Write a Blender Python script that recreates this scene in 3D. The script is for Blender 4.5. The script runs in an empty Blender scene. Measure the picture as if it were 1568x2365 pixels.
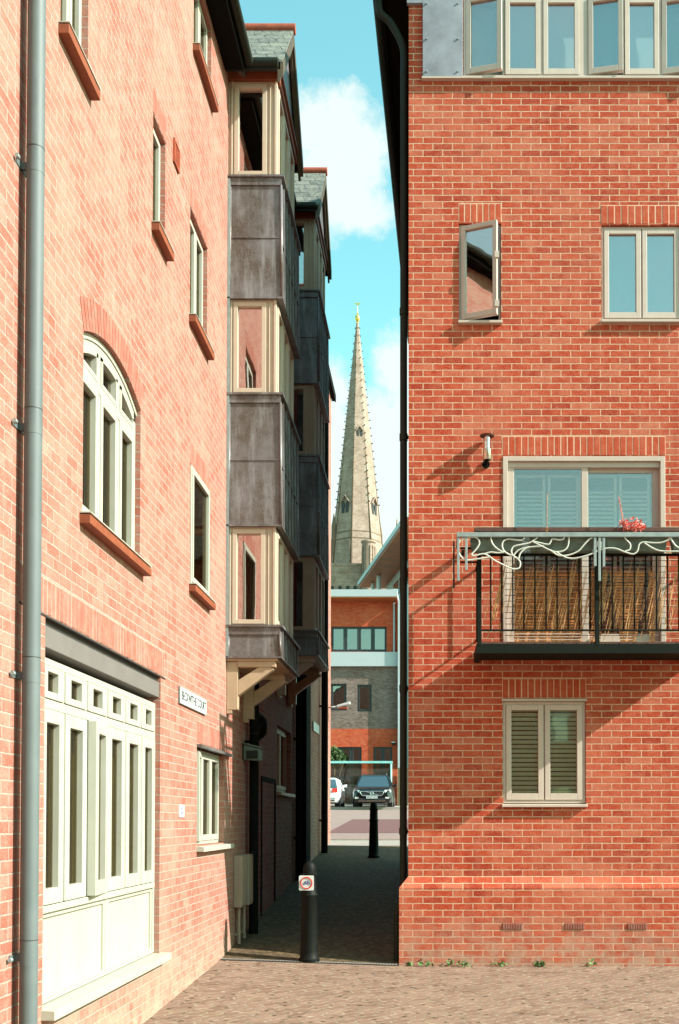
import bpy, bmesh, math, random
from mathutils import Vector, Matrix
R = math.radians
random.seed(7)
S = bpy.context.scene
C = S.collection

# ------------------------------------------------------------------ camera
F, CX, CYP, PITCH = 2500.0, 1000.0, 1837.5, 0.023
cam = bpy.data.cameras.new("camera")
cam.sensor_fit = 'HORIZONTAL'; cam.sensor_width = 36.0
cam.lens = 36.0 * F / 1568.0
cam.shift_x = (784.0 - CX) / 1568.0
cam.shift_y = (CYP - 1182.5) / 1568.0
cam.clip_start = 0.05; cam.clip_end = 3000
co = bpy.data.objects.new("camera", cam); C.objects.link(co)
co.location = (0, 0, 0); co.rotation_euler = (math.pi/2 + PITCH, 0, 0)
S.camera = co

# ------------------------------------------------------------------ light
SUN_E, SUN_PHI = R(34), R(15)
to_sun = Vector((math.cos(SUN_PHI)*math.cos(SUN_E), -math.sin(SUN_PHI)*math.cos(SUN_E), math.sin(SUN_E)))
sl = bpy.data.lights.new("sun", 'SUN'); sl.energy = 5.0; sl.angle = R(0.5); sl.color = (1.0, 0.955, 0.88)
so = bpy.data.objects.new("sun", sl); C.objects.link(so)
so.rotation_euler = (-to_sun).to_track_quat('-Z', 'Y').to_euler()
so.location = (20, -10, 30)
S.view_settings.view_transform = 'Standard'; S.view_settings.look = 'None'
S.view_settings.gamma = 1.0
S.view_settings.exposure = 1.15

w = bpy.data.worlds.new("World"); S.world = w; w.use_nodes = True
nt = w.node_tree; nt.nodes.clear()
def N(t, **k):
    n = nt.nodes.new(t)
    for a, b in k.items(): setattr(n, a, b)
    return n
def L(a, b): nt.links.new(a, b)
out = N('ShaderNodeOutputWorld'); bg = N('ShaderNodeBackground')
sky = N('ShaderNodeTexSky', sky_type='NISHITA'); sky.sun_disc = False
sky.sun_elevation = SUN_E
sky.sun_rotation = math.atan2(to_sun.x, to_sun.y)
sky.ozone_density = 1.0; sky.air_density = 1.2; sky.dust_density = 1.0
tint = N('ShaderNodeMix', data_type='RGBA', blend_type='MULTIPLY'); tint.inputs[0].default_value = 1.0
L(sky.outputs[0], tint.inputs[6]); tint.inputs[7].default_value = (1.12, 1.90, 1.36, 1)
geo = N('ShaderNodeNewGeometry'); neg = N('ShaderNodeVectorMath', operation='SCALE'); neg.inputs['Scale'].default_value = -1
L(geo.outputs['Incoming'], neg.inputs[0])
sep = N('ShaderNodeSeparateXYZ'); L(neg.outputs[0], sep.inputs[0])
def M(op, a, b=None, c=None, clamp=False):
    n = N('ShaderNodeMath', operation=op); n.use_clamp = clamp
    for i, v in enumerate((a, b, c)):
        if v is None: continue
        if isinstance(v, (int, float)): n.inputs[i].default_value = v
        else: L(v, n.inputs[i])
    return n.outputs[0]
yy = M('MAXIMUM', sep.outputs[1], 0.05)
U = M('DIVIDE', sep.outputs[0], yy); V = M('DIVIDE', sep.outputs[2], yy)
nz = N('ShaderNodeTexNoise'); nz.inputs['Scale'].default_value = 11; nz.inputs['Detail'].default_value = 12; nz.inputs['Roughness'].default_value = 0.68
L(neg.outputs[0], nz.inputs['Vector'])
nz2 = N('ShaderNodeTexNoise'); nz2.inputs['Scale'].default_value = 2.6; nz2.inputs['Detail'].default_value = 9; nz2.inputs['Roughness'].default_value = 0.6
L(neg.outputs[0], nz2.inputs['Vector'])
blobs = [(-.120, .655, .055, .042), (-.092, .615, .055, .050), (-.085, .573, .055, .030), (-.108, .590, .06, .055),
         
         (-.108, .400, .05, .035), (-.035, .425, .026, .034), (-.060, .355, .09, .055), (-.105, .33, .09, .07), (-.03, .30, .07, .07), (-.09, .25, .12, .07), (-.05, .2, .14, .06)]
acc = None
for (a, b, ra, rb) in blobs:
    d1 = M('DIVIDE', M('SUBTRACT', U, a), ra); d2 = M('DIVIDE', M('SUBTRACT', V, b), rb)
    v = M('SUBTRACT', 1.0, M('SQRT', M('ADD', M('MULTIPLY', d1, d1), M('MULTIPLY', d2, d2))))
    acc = v if acc is None else M('MAXIMUM', acc, v)
fr = M('GREATER_THAN', sep.outputs[1], 0.3)
m1 = M('MULTIPLY', M('MULTIPLY_ADD', M('ADD', acc, M('MULTIPLY', M('SUBTRACT', nz.outputs[0], 0.5), 3.6)), 1.7, 0.22, clamp=True), fr)
m2 = M('MULTIPLY_ADD', M('SUBTRACT', nz2.outputs[0], 0.52), 5.0, 0.0, clamp=True)
m2 = M('MULTIPLY', m2, M('MULTIPLY', 0.45, M('SUBTRACT', 1.0, fr)))
mask = M('MULTIPLY', M('MAXIMUM', m1, m2), 0.93)
cl = N('ShaderNodeMix', data_type='RGBA'); L(mask, cl.inputs[0]); L(tint.outputs[2], cl.inputs[6])
cl.inputs[7].default_value = (4.3, 4.8, 4.6, 1)
L(cl.outputs[2], bg.inputs[0]); bg.inputs[1].default_value = 0.1
L(bg.outputs[0], out.inputs[0])

# ------------------------------------------------------------------ pixel measurements -> metres on a known plane
def ray(px, py):
    v = CYP - py
    dy = F*math.cos(PITCH) - v*math.sin(PITCH)
    return (px-CX)/dy, (F*math.sin(PITCH) + v*math.cos(PITCH))/dy
def PY(px, py, Y):            # point on the frontal plane at depth Y -> (X, Z)
    a, b = ray(px, py); return a*Y, b*Y
WX = -2.38                    # face of the left-hand building
def PX(px, py, X=WX):         # point on a wall running away from us -> (Y, Z)
    a, b = ray(px, py); Y = X/a; return Y, b*Y

# ------------------------------------------------------------------ materials
class NM:
    def __init__(s, name):
        s.m = bpy.data.materials.new(name); s.m.use_nodes = True; s.t = s.m.node_tree; s.t.nodes.clear()
        s.out = s.n('ShaderNodeOutputMaterial')
    def n(s, t, **k):
        x = s.t.nodes.new(t)
        for a, b in k.items(): setattr(x, a, b)
        return x
    def l(s, a, b): s.t.links.new(a, b)
    def setin(s, n, i, v):
        if isinstance(v, (int, float)): n.inputs[i].default_value = v
        elif isinstance(v, tuple): n.inputs[i].default_value = v if len(v) != 3 or n.inputs[i].type == 'VECTOR' else (*v, 1)
        else: s.l(v, n.inputs[i])
    def math(s, op, a, b=None, c=None, clamp=False):
        x = s.n('ShaderNodeMath', operation=op); x.use_clamp = clamp
        for i, v in enumerate((a, b, c)):
            if v is not None: s.setin(x, i, v)
        return x.outputs[0]
    def mix(s, f, a, b, bt='MIX'):
        x = s.n('ShaderNodeMix', data_type='RGBA', blend_type=bt)
        s.setin(x, 0, f); s.setin(x, 6, a); s.setin(x, 7, b); return x.outputs[2]
    def noise(s, vec, sc, det=4, ro=.55):
        x = s.n('ShaderNodeTexNoise'); x.inputs['Scale'].default_value = sc; x.inputs['Detail'].default_value = det
        x.inputs['Roughness'].default_value = ro
        if vec is not None: s.l(vec, x.inputs['Vector'])
        return x.outputs[0]
    def ramp(s, v, lo, hi):
        x = s.n('ShaderNodeMapRange'); s.setin(x, 0, v); x.inputs[1].default_value = lo; x.inputs[2].default_value = hi
        return x.outputs[0]
    def pos(s): return s.n('ShaderNodeNewGeometry').outputs['Position']
    def xyz(s, v):
        x = s.n('ShaderNodeSeparateXYZ'); s.l(v, x.inputs[0]); return x.outputs
    def comb(s, a, b, c=0.0):
        x = s.n('ShaderNodeCombineXYZ'); s.setin(x, 0, a); s.setin(x, 1, b); s.setin(x, 2, c); return x.outputs[0]
    def bump(s, h, st, dist=.01):
        x = s.n('ShaderNodeBump'); x.inputs['Strength'].default_value = st; x.inputs['Distance'].default_value = dist
        s.l(h, x.inputs['Height']); return x.outputs[0]
    def pbr(s, col, rough=.8, metal=0., nrm=None, spec=.5):
        b = s.n('ShaderNodeBsdfPrincipled'); s.setin(b, 'Base Color', col); s.setin(b, 'Roughness', rough)
        b.inputs['Metallic'].default_value = metal; b.inputs['Specular IOR Level'].default_value = spec
        if nrm is not None: s.l(nrm, b.inputs['Normal'])
        s.l(b.outputs[0], s.out.inputs[0]); return s.m

def wall_uv(m, wob=.004):
    g = m.n('ShaderNodeNewGeometry'); p = m.xyz(g.outputs['Position']); nn = m.xyz(g.outputs['True Normal'])
    ax = m.math('GREATER_THAN', m.math('ABSOLUTE', nn[0]), 0.5)
    u = m.math('ADD', m.math('MULTIPLY', p[1], ax), m.math('MULTIPLY', p[0], m.math('SUBTRACT', 1.0, ax)))
    n1 = m.math('MULTIPLY', m.math('SUBTRACT', m.noise(g.outputs['Position'], 13, 3), .5), wob*3)
    n2 = m.math('MULTIPLY', m.math('SUBTRACT', m.noise(g.outputs['Position'], 27, 3), .5), wob*2)
    return m.math('ADD', u, n2), m.math('ADD', p[2], n1), g.outputs['Position'], p

def brick_mat(name, c1, c2, mort, dark, pale, zoff=0., uoff=0., grime=True, ms=.011, rough=.86, bumps=.5, scale=1.0, vary=.5):
    m = NM(name); u, v, P, p = wall_uv(m)
    vec = m.comb(m.math('ADD', u, uoff), m.math('ADD', v, zoff))
    b = m.n('ShaderNodeTexBrick', offset=.5, offset_frequency=2)
    m.l(vec, b.inputs['Vector']); b.inputs['Scale'].default_value = 1.0
    b.inputs['Brick Width'].default_value = .225*scale; b.inputs['Row Height'].default_value = .075*scale
    b.inputs['Mortar Size'].default_value = ms*.5*scale; b.inputs['Mortar Smooth'].default_value = .25
    b.inputs['Color1'].default_value = (0, 0, 0, 1); b.inputs['Color2'].default_value = (1, 1, 1, 1); b.inputs['Mortar'].default_value = (.5, .5, .5, 1)
    rnd = m.math('MULTIPLY', b.outputs['Color'], 1.0)
    col = m.mix(m.ramp(rnd, .1, .9), c1, c2)
    # individual odd bricks: burnt and pale ones
    wn = m.n('ShaderNodeTexWhiteNoise', noise_dimensions='1D'); m.l(m.math('MULTIPLY', rnd, 913.7), wn.inputs['W'])
    col = m.mix(m.math('MULTIPLY', m.ramp(wn.outputs[0], .80, .84), vary), col, dark)
    col = m.mix(m.math('MULTIPLY', m.ramp(wn.outputs[0], .16, .12), vary), col, pale)
    big = m.noise(P, .9, 4, .6); mid = m.noise(P, 9, 5, .65); fine = m.noise(P, 90, 3, .7)
    col = m.mix(m.math('MULTIPLY', m.ramp(mid, .45, .72), .45), col, pale)
    col = m.mix(m.math('MULTIPLY', m.ramp(mid, .5, .28), .4), col, dark)
    col = m.mix(m.math('MULTIPLY', m.ramp(fine, .5, .68), .5), col, pale)
    col = m.mix(m.math('MULTIPLY', m.ramp(fine, .5, .32), .6), col, dark)
    mc = m.mix(m.ramp(m.noise(P, 24, 4), .35, .7), mort, tuple(x*.72 for x in mort))
    col = m.mix(b.outputs['Fac'], col, mc)
    col = m.mix(m.math('MULTIPLY', m.ramp(big, .46, .72), .42), col, pale)
    st = m.noise(m.comb(m.math('MULTIPLY', u, 3.2), m.math('MULTIPLY', v, .35)), 1, 6, .7)
    col = m.mix(m.math('MULTIPLY', m.ramp(st, .56, .76), .42), col, dark)
    col = m.mix(m.math('MULTIPLY', m.math('MULTIPLY', m.ramp(m.noise(P, 2.3, 6, .72), .56, .70), m.ramp(mid, .4, .6)), .5), col, pale)
    if grime:
        z = p[2]
        g = m.math('MULTIPLY', m.ramp(m.math('ADD', z, m.math('MULTIPLY', m.noise(P, 3, 5), .6)), -.70, -1.40), m.ramp(m.noise(P, 7, 6, .7), .36, .58))
        col = m.mix(m.math('MULTIPLY', g, .8), col, (.36, .27, .20))
    h = m.math('ADD', m.math('MULTIPLY', m.math('SUBTRACT', 1.0, b.outputs['Fac']), 1.0), m.math('MULTIPLY', mid, .35))
    h = m.math('ADD', h, m.math('MULTIPLY', fine, .25))
    return m.pbr(col, rough, nrm=m.bump(h, bumps, .006), spec=.25)

def soldier_mat(name, c1, c2, dark, pale):
    m = NM(name); u, v, P, p = wall_uv(m, .001)
    wn = m.n('ShaderNodeTexWhiteNoise', noise_dimensions='1D')
    m.l(m.math('FLOOR', m.math('DIVIDE', u, .075)), wn.inputs['W'])
    col = m.mix(wn.outputs[0], c1, c2); mid = m.noise(P, 12, 5, .65); fine = m.noise(P, 90, 3, .7)
    col = m.mix(m.math('MULTIPLY', m.ramp(mid, .45, .7), .45), col, pale)
    col = m.mix(m.math('MULTIPLY', m.ramp(fine, .5, .25), .5), col, dark)
    return m.pbr(col, .87, nrm=m.bump(m.math('ADD', mid, fine), .4, .004), spec=.25)

def plain(name, col, rough=.6, metal=0., var=.12, sc=8, bump=.0, spec=.4, streak=0.):
    m = NM(name); P = m.pos(); n = m.noise(P, sc, 5, .6)
    c = m.mix(m.ramp(n, .3, .7), tuple(x*(1-var) for x in col), tuple(min(1, x*(1+var)) for x in col))
    if streak:
        p = m.xyz(P); st = m.noise(m.comb(m.math('MULTIPLY', p[0], 14), m.math('MULTIPLY', p[1], 14), m.math('MULTIPLY', p[2], .9)), 1, 5, .6)
        c = m.mix(m.math('MULTIPLY', m.ramp(st, .45, .75), streak), c, (.32, .28, .2))
    nr = m.bump(m.noise(P, sc*7, 4), bump, .004) if bump else None
    r = m.math('ADD', m.math('MULTIPLY', n, .16), rough-.08)
    return m.pbr(c, r, metal, nr, spec)

def glass_mat(name, base, tint=(.75, .85, .85), ior=1.5, k=1.0):
    m = NM(name); fr = m.n('ShaderNodeFresnel'); fr.inputs[0].default_value = ior
    P = m.pos(); nb = m.bump(m.noise(P, 1.7, 2), .035, .05)
    f = m.math('ADD', m.math('MULTIPLY', fr.outputs[0], (1.0-base)*k), base, clamp=True)
    g = m.n('ShaderNodeBsdfGlossy'); g.inputs['Roughness'].default_value = .015; g.inputs['Color'].default_value = (1.0, .86, .84, 1)
    m.l(nb, g.inputs['Normal'])
    t = m.n('ShaderNodeBsdfTransparent'); t.inputs['Color'].default_value = (*tint, 1)
    x = m.n('ShaderNodeMixShader'); m.l(f, x.inputs[0]); m.l(t.outputs[0], x.inputs[1]); m.l(g.outputs[0], x.inputs[2])
    m.l(x.outputs[0], m.out.inputs[0]); return m.m

def slate_mat(name):
    m = NM(name); u, v, P, p = wall_uv(m, .001)
    b = m.n('ShaderNodeTexBrick', offset=.5); m.l(m.comb(m.math('ADD', p[0], m.math('MULTIPLY', p[1], .37)), p[2]), b.inputs['Vector'])
    b.inputs['Scale'].default_value = 1; b.inputs['Brick Width'].default_value = .22; b.inputs['Row Height'].default_value = .135
    b.inputs['Mortar Size'].default_value = .006; b.inputs['Mortar Smooth'].default_value = .3
    b.inputs['Color1'].default_value = (.085, .095, .085, 1); b.inputs['Color2'].default_value = (.17, .175, .15, 1); b.inputs['Mortar'].default_value = (.02, .02, .02, 1)
    c = m.mix(m.ramp(m.noise(P, 14, 6, .7), .45, .75), b.outputs['Color'], (.26, .26, .2))
    h = m.math('SUBTRACT', 1.0, b.outputs['Fac'])
    return m.pbr(c, .7, nrm=m.bump(h, .8, .02), spec=.3)

def lead_mat():
    m = NM('lead'); P = m.pos(); p = m.xyz(P)
    a = m.noise(P, 2.2, 6, .65); f = m.noise(P, 45, 5, .75)
    st = m.noise(m.comb(m.math('MULTIPLY', p[0], 9), m.math('MULTIPLY', p[1], 9), m.math('MULTIPLY', p[2], 1.6)), 1, 6, .7)
    c = m.mix(m.ramp(a, .36, .64), (.080, .060, .044), (.165, .152, .158))
    c = m.mix(m.math('MULTIPLY', m.ramp(st, .50, .70), .75), c, (.29, .29, .30))
    c = m.mix(m.math('MULTIPLY', m.ramp(f, .45, .8), .5), c, (.28, .26, .26))
    return m.pbr(c, .45, .3, m.bump(a, .25, .02), .6)

def paving_mat():
    m = NM('paving blocks'); P = m.pos(); p = m.xyz(P)
    wob = m.math('MULTIPLY', m.math('SINE', m.math('MULTIPLY', p[1], 60)), .012)
    wob2 = m.math('MULTIPLY', m.math('SINE', m.math('MULTIPLY', p[0], 55)), .012)
    x = m.math('ADD', p[0], wob); y = m.math('ADD', p[1], wob2)
    u = m.math('MULTIPLY', m.math('ADD', x, y), .7071); v = m.math('MULTIPLY', m.math('SUBTRACT', x, y), .7071)
    b = m.n('ShaderNodeTexBrick', offset=.5); m.l(m.comb(u, v), b.inputs['Vector'])
    b.inputs['Scale'].default_value = 1; b.inputs['Brick Width'].default_value = .21; b.inputs['Row Height'].default_value = .105
    b.inputs['Mortar Size'].default_value = .008; b.inputs['Mortar Smooth'].default_value = .3
    b.inputs['Color1'].default_value = (.160, .092, .064, 1); b.inputs['Color2'].default_value = (.225, .140, .102, 1); b.inputs['Mortar'].default_value = (.5, .5, .5, 1)
    big = m.noise(P, .55, 5, .6); mid = m.noise(P, 4.5, 6, .7); fine = m.noise(P, 70, 4, .75)
    c = m.mix(m.math('MULTIPLY', m.ramp(mid, .42, .68), .4), b.outputs['Color'], (.27, .185, .135))
    c = m.mix(m.math('MULTIPLY', m.ramp(fine, .5, .25), .5), c, (.10, .06, .04))
    # joints: sand, with dark and mossy gaps here and there
    jn = m.noise(P, 7.5, 5, .7)
    jc = m.mix(m.ramp(jn, .48, .60), (.25, .185, .115), (.04, .034, .015))
    jc = m.mix(m.ramp(m.noise(P, 5.1, 4, .7), .55, .68), jc, (.13, .15, .035))
    c = m.mix(m.math('MULTIPLY', b.outputs['Fac'], .85), c, jc)
    # long tyre-scuffed dirt streaks
    stv = m.comb(m.math('MULTIPLY', p[0], .45), m.math('MULTIPLY', m.math('ADD', p[1], m.math('MULTIPLY', p[0], .18)), 2.6), 0.)
    stn = m.noise(stv, 1.4, 6, .68)
    c = m.mix(m.math('MULTIPLY', m.ramp(stn, .55, .72), .6), c, (.075, .04, .022))
    spk = m.n('ShaderNodeTexVoronoi'); spk.inputs['Scale'].default_value = 8.5; m.l(P, spk.inputs['Vector'])
    c = m.mix(m.math('MULTIPLY', m.math('MULTIPLY', m.ramp(spk.outputs['Distance'], .26, .14), m.ramp(jn, .44, .5)), .95), c, (.035, .028, .012))
    spk2 = m.n('ShaderNodeTexVoronoi'); spk2.inputs['Scale'].default_value = 4.1; m.l(m.comb(p[1], p[0], 0.), spk2.inputs['Vector'])
    c = m.mix(m.math('MULTIPLY', m.ramp(spk2.outputs['Distance'], .12, .05), .5), c, (.36, .33, .26))
    return m.pbr(c, .85, nrm=m.bump(m.math('ADD', m.math('SUBTRACT', 1., b.outputs['Fac']), fine), .3, .004), spec=.2)

def alley_mat():
    m = NM('alley setts'); P = m.pos(); n1 = m.noise(P, 22, 5, .7); n2 = m.noise(P, 1.1, 4)
    vo = m.n('ShaderNodeTexVoronoi'); vo.inputs['Scale'].default_value = 11; m.l(P, vo.inputs['Vector'])
    c = m.mix(m.ramp(vo.outputs['Distance'], .1, .6), (.150, .095, .048), (.06, .038, .018))
    c = m.mix(m.math('MULTIPLY', m.ramp(n1, .45, .7), .6), c, (.21, .155, .085))
    c = m.mix(m.math('MULTIPLY', m.ramp(n2, .5, .7), .4), c, (.05, .055, .028))
    return m.pbr(c, .8, nrm=m.bump(n1, .5, .01), spec=.25)

MT = {}
MT['brickL'] = brick_mat('pale salmon brick', (.30, .088, .060), (.33, .132, .098), (.34, .26, .215), (.24, .055, .034), (.36, .24, .19), vary=.3, ms=.0125, bumps=.7)
MT['brickR'] = brick_mat('red facing brick', (.375, .042, .013), (.41, .060, .022), (.62, .40, .27), (.23, .018, .006), (.49, .17, .10), zoff=.032, vary=.55, ms=.013, bumps=.9)
MT['soldR'] = soldier_mat('red soldier bricks', (.38, .050, .018), (.43, .085, .038), (.22, .022, .008), (.47, .18, .11))
MT['soldL'] = soldier_mat('salmon soldier bricks', (.29, .09, .062), (.33, .13, .096), (.24, .055, .036), (.35, .23, .18))
MT['mortar'] = plain('mortar', (.60, .39, .27), .95, sc=30)
MT['mortarL'] = plain('pale mortar', (.30, .225, .185), .95, sc=30)
MT['white'] = plain('white gloss timber', (.37, .36, .30), .38, var=.05, sc=5)
MT['whiteR'] = plain('off white painted timber', (.47, .39, .33), .42, var=.06, sc=5)
MT['whited'] = plain('weathered white panel', (.37, .36, .295), .45, var=.05, sc=3, streak=.22)
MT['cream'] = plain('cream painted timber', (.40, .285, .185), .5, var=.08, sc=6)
MT['lead'] = lead_mat()
MT['leadp'] = plain('bolted zinc panel', (.21, .225, .26), .75, .0, .3, 3, .2)
MT['slate'] = slate_mat('slates')
MT['terra'] = plain('terracotta', (.30, .065, .03), .75, var=.2, sc=12, bump=.3)
MT['tsill'] = plain('brown clay sill', (.21, .055, .022), .6, var=.15, sc=14)
MT['black'] = plain('black paint', (.005, .005, .004), .9, var=.2, sc=8, spec=.1)
MT['pipeg'] = plain('dark green black pipe', (.012, .016, .010), .6, var=.2, sc=8, spec=.25)
MT['iron'] = plain('black cast iron', (.004, .005, .004), .6, var=.3, sc=20, bump=.15, spec=.15)
MT['grey'] = plain('blue grey plastic pipe', (.095, .115, .115), .6, var=.1, sc=5)
MT['steel'] = plain('grey painted steel beam', (.135, .122, .112), .6, var=.06, sc=4)
MT['steeld'] = plain('dark steel channel', (.035, .033, .03), .6)
MT['galv'] = plain('galvanised steel', (.26, .31, .30), .5, .3, .15, 12)
MT['scroll'] = plain('pale wire scrollwork', (.52, .54, .48), .5)
MT['balc'] = plain('dark green balcony steel', (.007, .010, .007), .7, var=.15, spec=.12)
MT['rail'] = plain('brown timber handrail', (.085, .035, .022), .6, var=.3, sc=20)
MT['trough'] = plain('grey green planter trough', (.10, .13, .105), .65, var=.35, sc=9, bump=.2)
MT['reed'] = plain('dry reed', (.55, .30, .13), .8, var=.4, sc=25)
MT['bamboo'] = plain('brown bamboo slats', (.62, .26, .09), .8, var=.45, sc=18)
MT['blind'] = plain('pale slatted blind', (.66, .74, .72), .7, var=.05)
MT['blindg'] = plain('grey green slats', (.62, .78, .60), .7, var=.1)
MT['roller'] = plain('pale roller blind', (.42, .46, .43), .8, var=.12, sc=1.2)
MT['curtain'] = plain('yellow green curtain', (.34, .29, .085), .9, var=.25, sc=4)
MT['dark'] = plain('dark interior', (.03, .026, .02), .9)  # near-black, the gloom of unlit rooms as a colour
MT['glassR'] = glass_mat('sky reflecting glass', .30)
MT['glassL'] = glass_mat('window glass', .05, (.62, .60, .46), 1.4, .2)
MT['glassD'] = glass_mat('balcony door glass', .13, (.9, .92, .9))
MT['glassW'] = glass_mat('blind window glass', .07, (.9, .9, .85))
MT['glassB'] = glass_mat('bay glass', .42)
MT['glassO'] = glass_mat('office glass', .20, (.5, .5, .5))
MT['box'] = plain('beige meter cabinet', (.30, .215, .16), .55, var=.05)
MT['sign'] = plain('white enamel', (.52, .55, .54), .35, var=.03)
MT['ink'] = plain('black lettering', (.02, .02, .02), .5)
MT['red'] = plain('sign red', (.55, .03, .02), .4)
MT['blue'] = plain('sign blue', (.04, .05, .22), .4)
MT['stone'] = plain('cathedral limestone', (.285, .21, .16), .9, var=.42, sc=.9, bump=.0)
def stone_mat():
    m = NM('cathedral ashlar'); P = m.pos(); p = m.xyz(P)
    n1 = m.noise(P, .55, 6, .7); n2 = m.noise(m.comb(m.math('MULTIPLY', p[0], 1.5), m.math('MULTIPLY', p[1], 1.5), m.math('MULTIPLY', p[2], 3.2)), 1, 5, .75)
    c = m.mix(m.ramp(n1, .35, .65), (.225, .155, .12), (.35, .262, .215))
    c = m.mix(m.math('MULTIPLY', m.ramp(n2, .52, .70), .6), c, (.12, .075, .05)); c = m.mix(m.math('MULTIPLY', m.ramp(n2, .45, .32), .5), c, (.46, .37, .31))
    return m.pbr(c, .9, spec=.2)
MT['stone'] = stone_mat()
MT['stoned'] = plain('weathered limestone', (.15, .10, .07), .9, var=.25, sc=.5)
MT['gold'] = plain('gilded ball', (.75, .50, .12), .3, .8)
MT['paving'] = paving_mat(); MT['alley'] = alley_mat()
MT['asph'] = plain('pinkish road surface', (.23, .155, .135), .9, var=.12, sc=3, bump=.2)
MT['patch'] = plain('dark red road patch', (.13, .05, .048), .9, var=.15, sc=6)
MT['kerb'] = plain('granite kerb', (.28, .25, .22), .85, var=.15, sc=12)
MT['paint'] = plain('white road paint', (.75, .72, .66), .8)
MT['earth'] = plain('ground', (.20, .15, .11), .95, var=.2, sc=.3)
MT['obrick'] = brick_mat('office red brick', (.44, .045, .014), (.50, .085, .03), (.34, .11, .06), (.28, .026, .009), (.5, .14, .07), grime=False, scale=1.0)
MT['obrown'] = brick_mat('office brown brick', (.13, .085, .065), (.19, .135, .115), (.17, .125, .11), (.06, .03, .02), (.27, .2, .185), grime=False)
MT['oband'] = plain('pale blue grey render', (.36, .39, .41), .6, var=.04, sc=1)
MT['owood'] = plain('varnished timber soffit', (.35, .10, .028), .5, var=.3, sc=1.5)
MT['oframe'] = plain('dark grey aluminium', (.03, .033, .035), .4)
MT['teal'] = plain('turquoise steel', (.22, .50, .48), .45)
MT['poly'] = None
MT['leaf'] = plain('leaf green', (.075, .17, .045), .6, var=.4, sc=6)
MT['leafd'] = plain('hedge green', (.045, .085, .02), .7, var=.5, sc=3)
MT['flower'] = plain('salmon pink petals', (.72, .16, .12), .6, var=.3, sc=30)
MT['carblk'] = plain('black car paint', (.006, .007, .008), .12, spec=.7)
MT['carwht'] = plain('white car paint', (.75, .78, .80), .2)
MT['carglass'] = glass_mat('car glass', .45, (.25, .3, .3))
MT['tyre'] = plain('tyre rubber', (.015, .015, .015), .9)
MT['rim'] = plain('alloy', (.45, .45, .45), .3, .8)
MT['lamp'] = plain('clear headlight', (.75, .75, .75), .1, .3)
MT['tail'] = plain('red tail light', (.60, .03, .02), .2)
MT['chrome'] = plain('chrome', (.75, .75, .72), .12, 1.0)
MT['steelb'] = plain('brushed steel lamp', (.55, .50, .42), .25, .9)
MT['wood'] = plain('weathered fence', (.13, .10, .06), .9, var=.3, sc=8)
mm = NM('smoky polycarbonate'); tt = mm.n('ShaderNodeBsdfTransparent'); tt.inputs[0].default_value = (.62, .56, .40, 1)
gg = mm.n('ShaderNodeBsdfGlossy'); gg.inputs[1].default_value = .2; xx = mm.n('ShaderNodeMixShader'); xx.inputs[0].default_value = .12
mm.l(tt.outputs[0], xx.inputs[1]); mm.l(gg.outputs[0], xx.inputs[2]); mm.l(xx.outputs[0], mm.out.inputs[0]); MT['poly'] = mm.m

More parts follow.
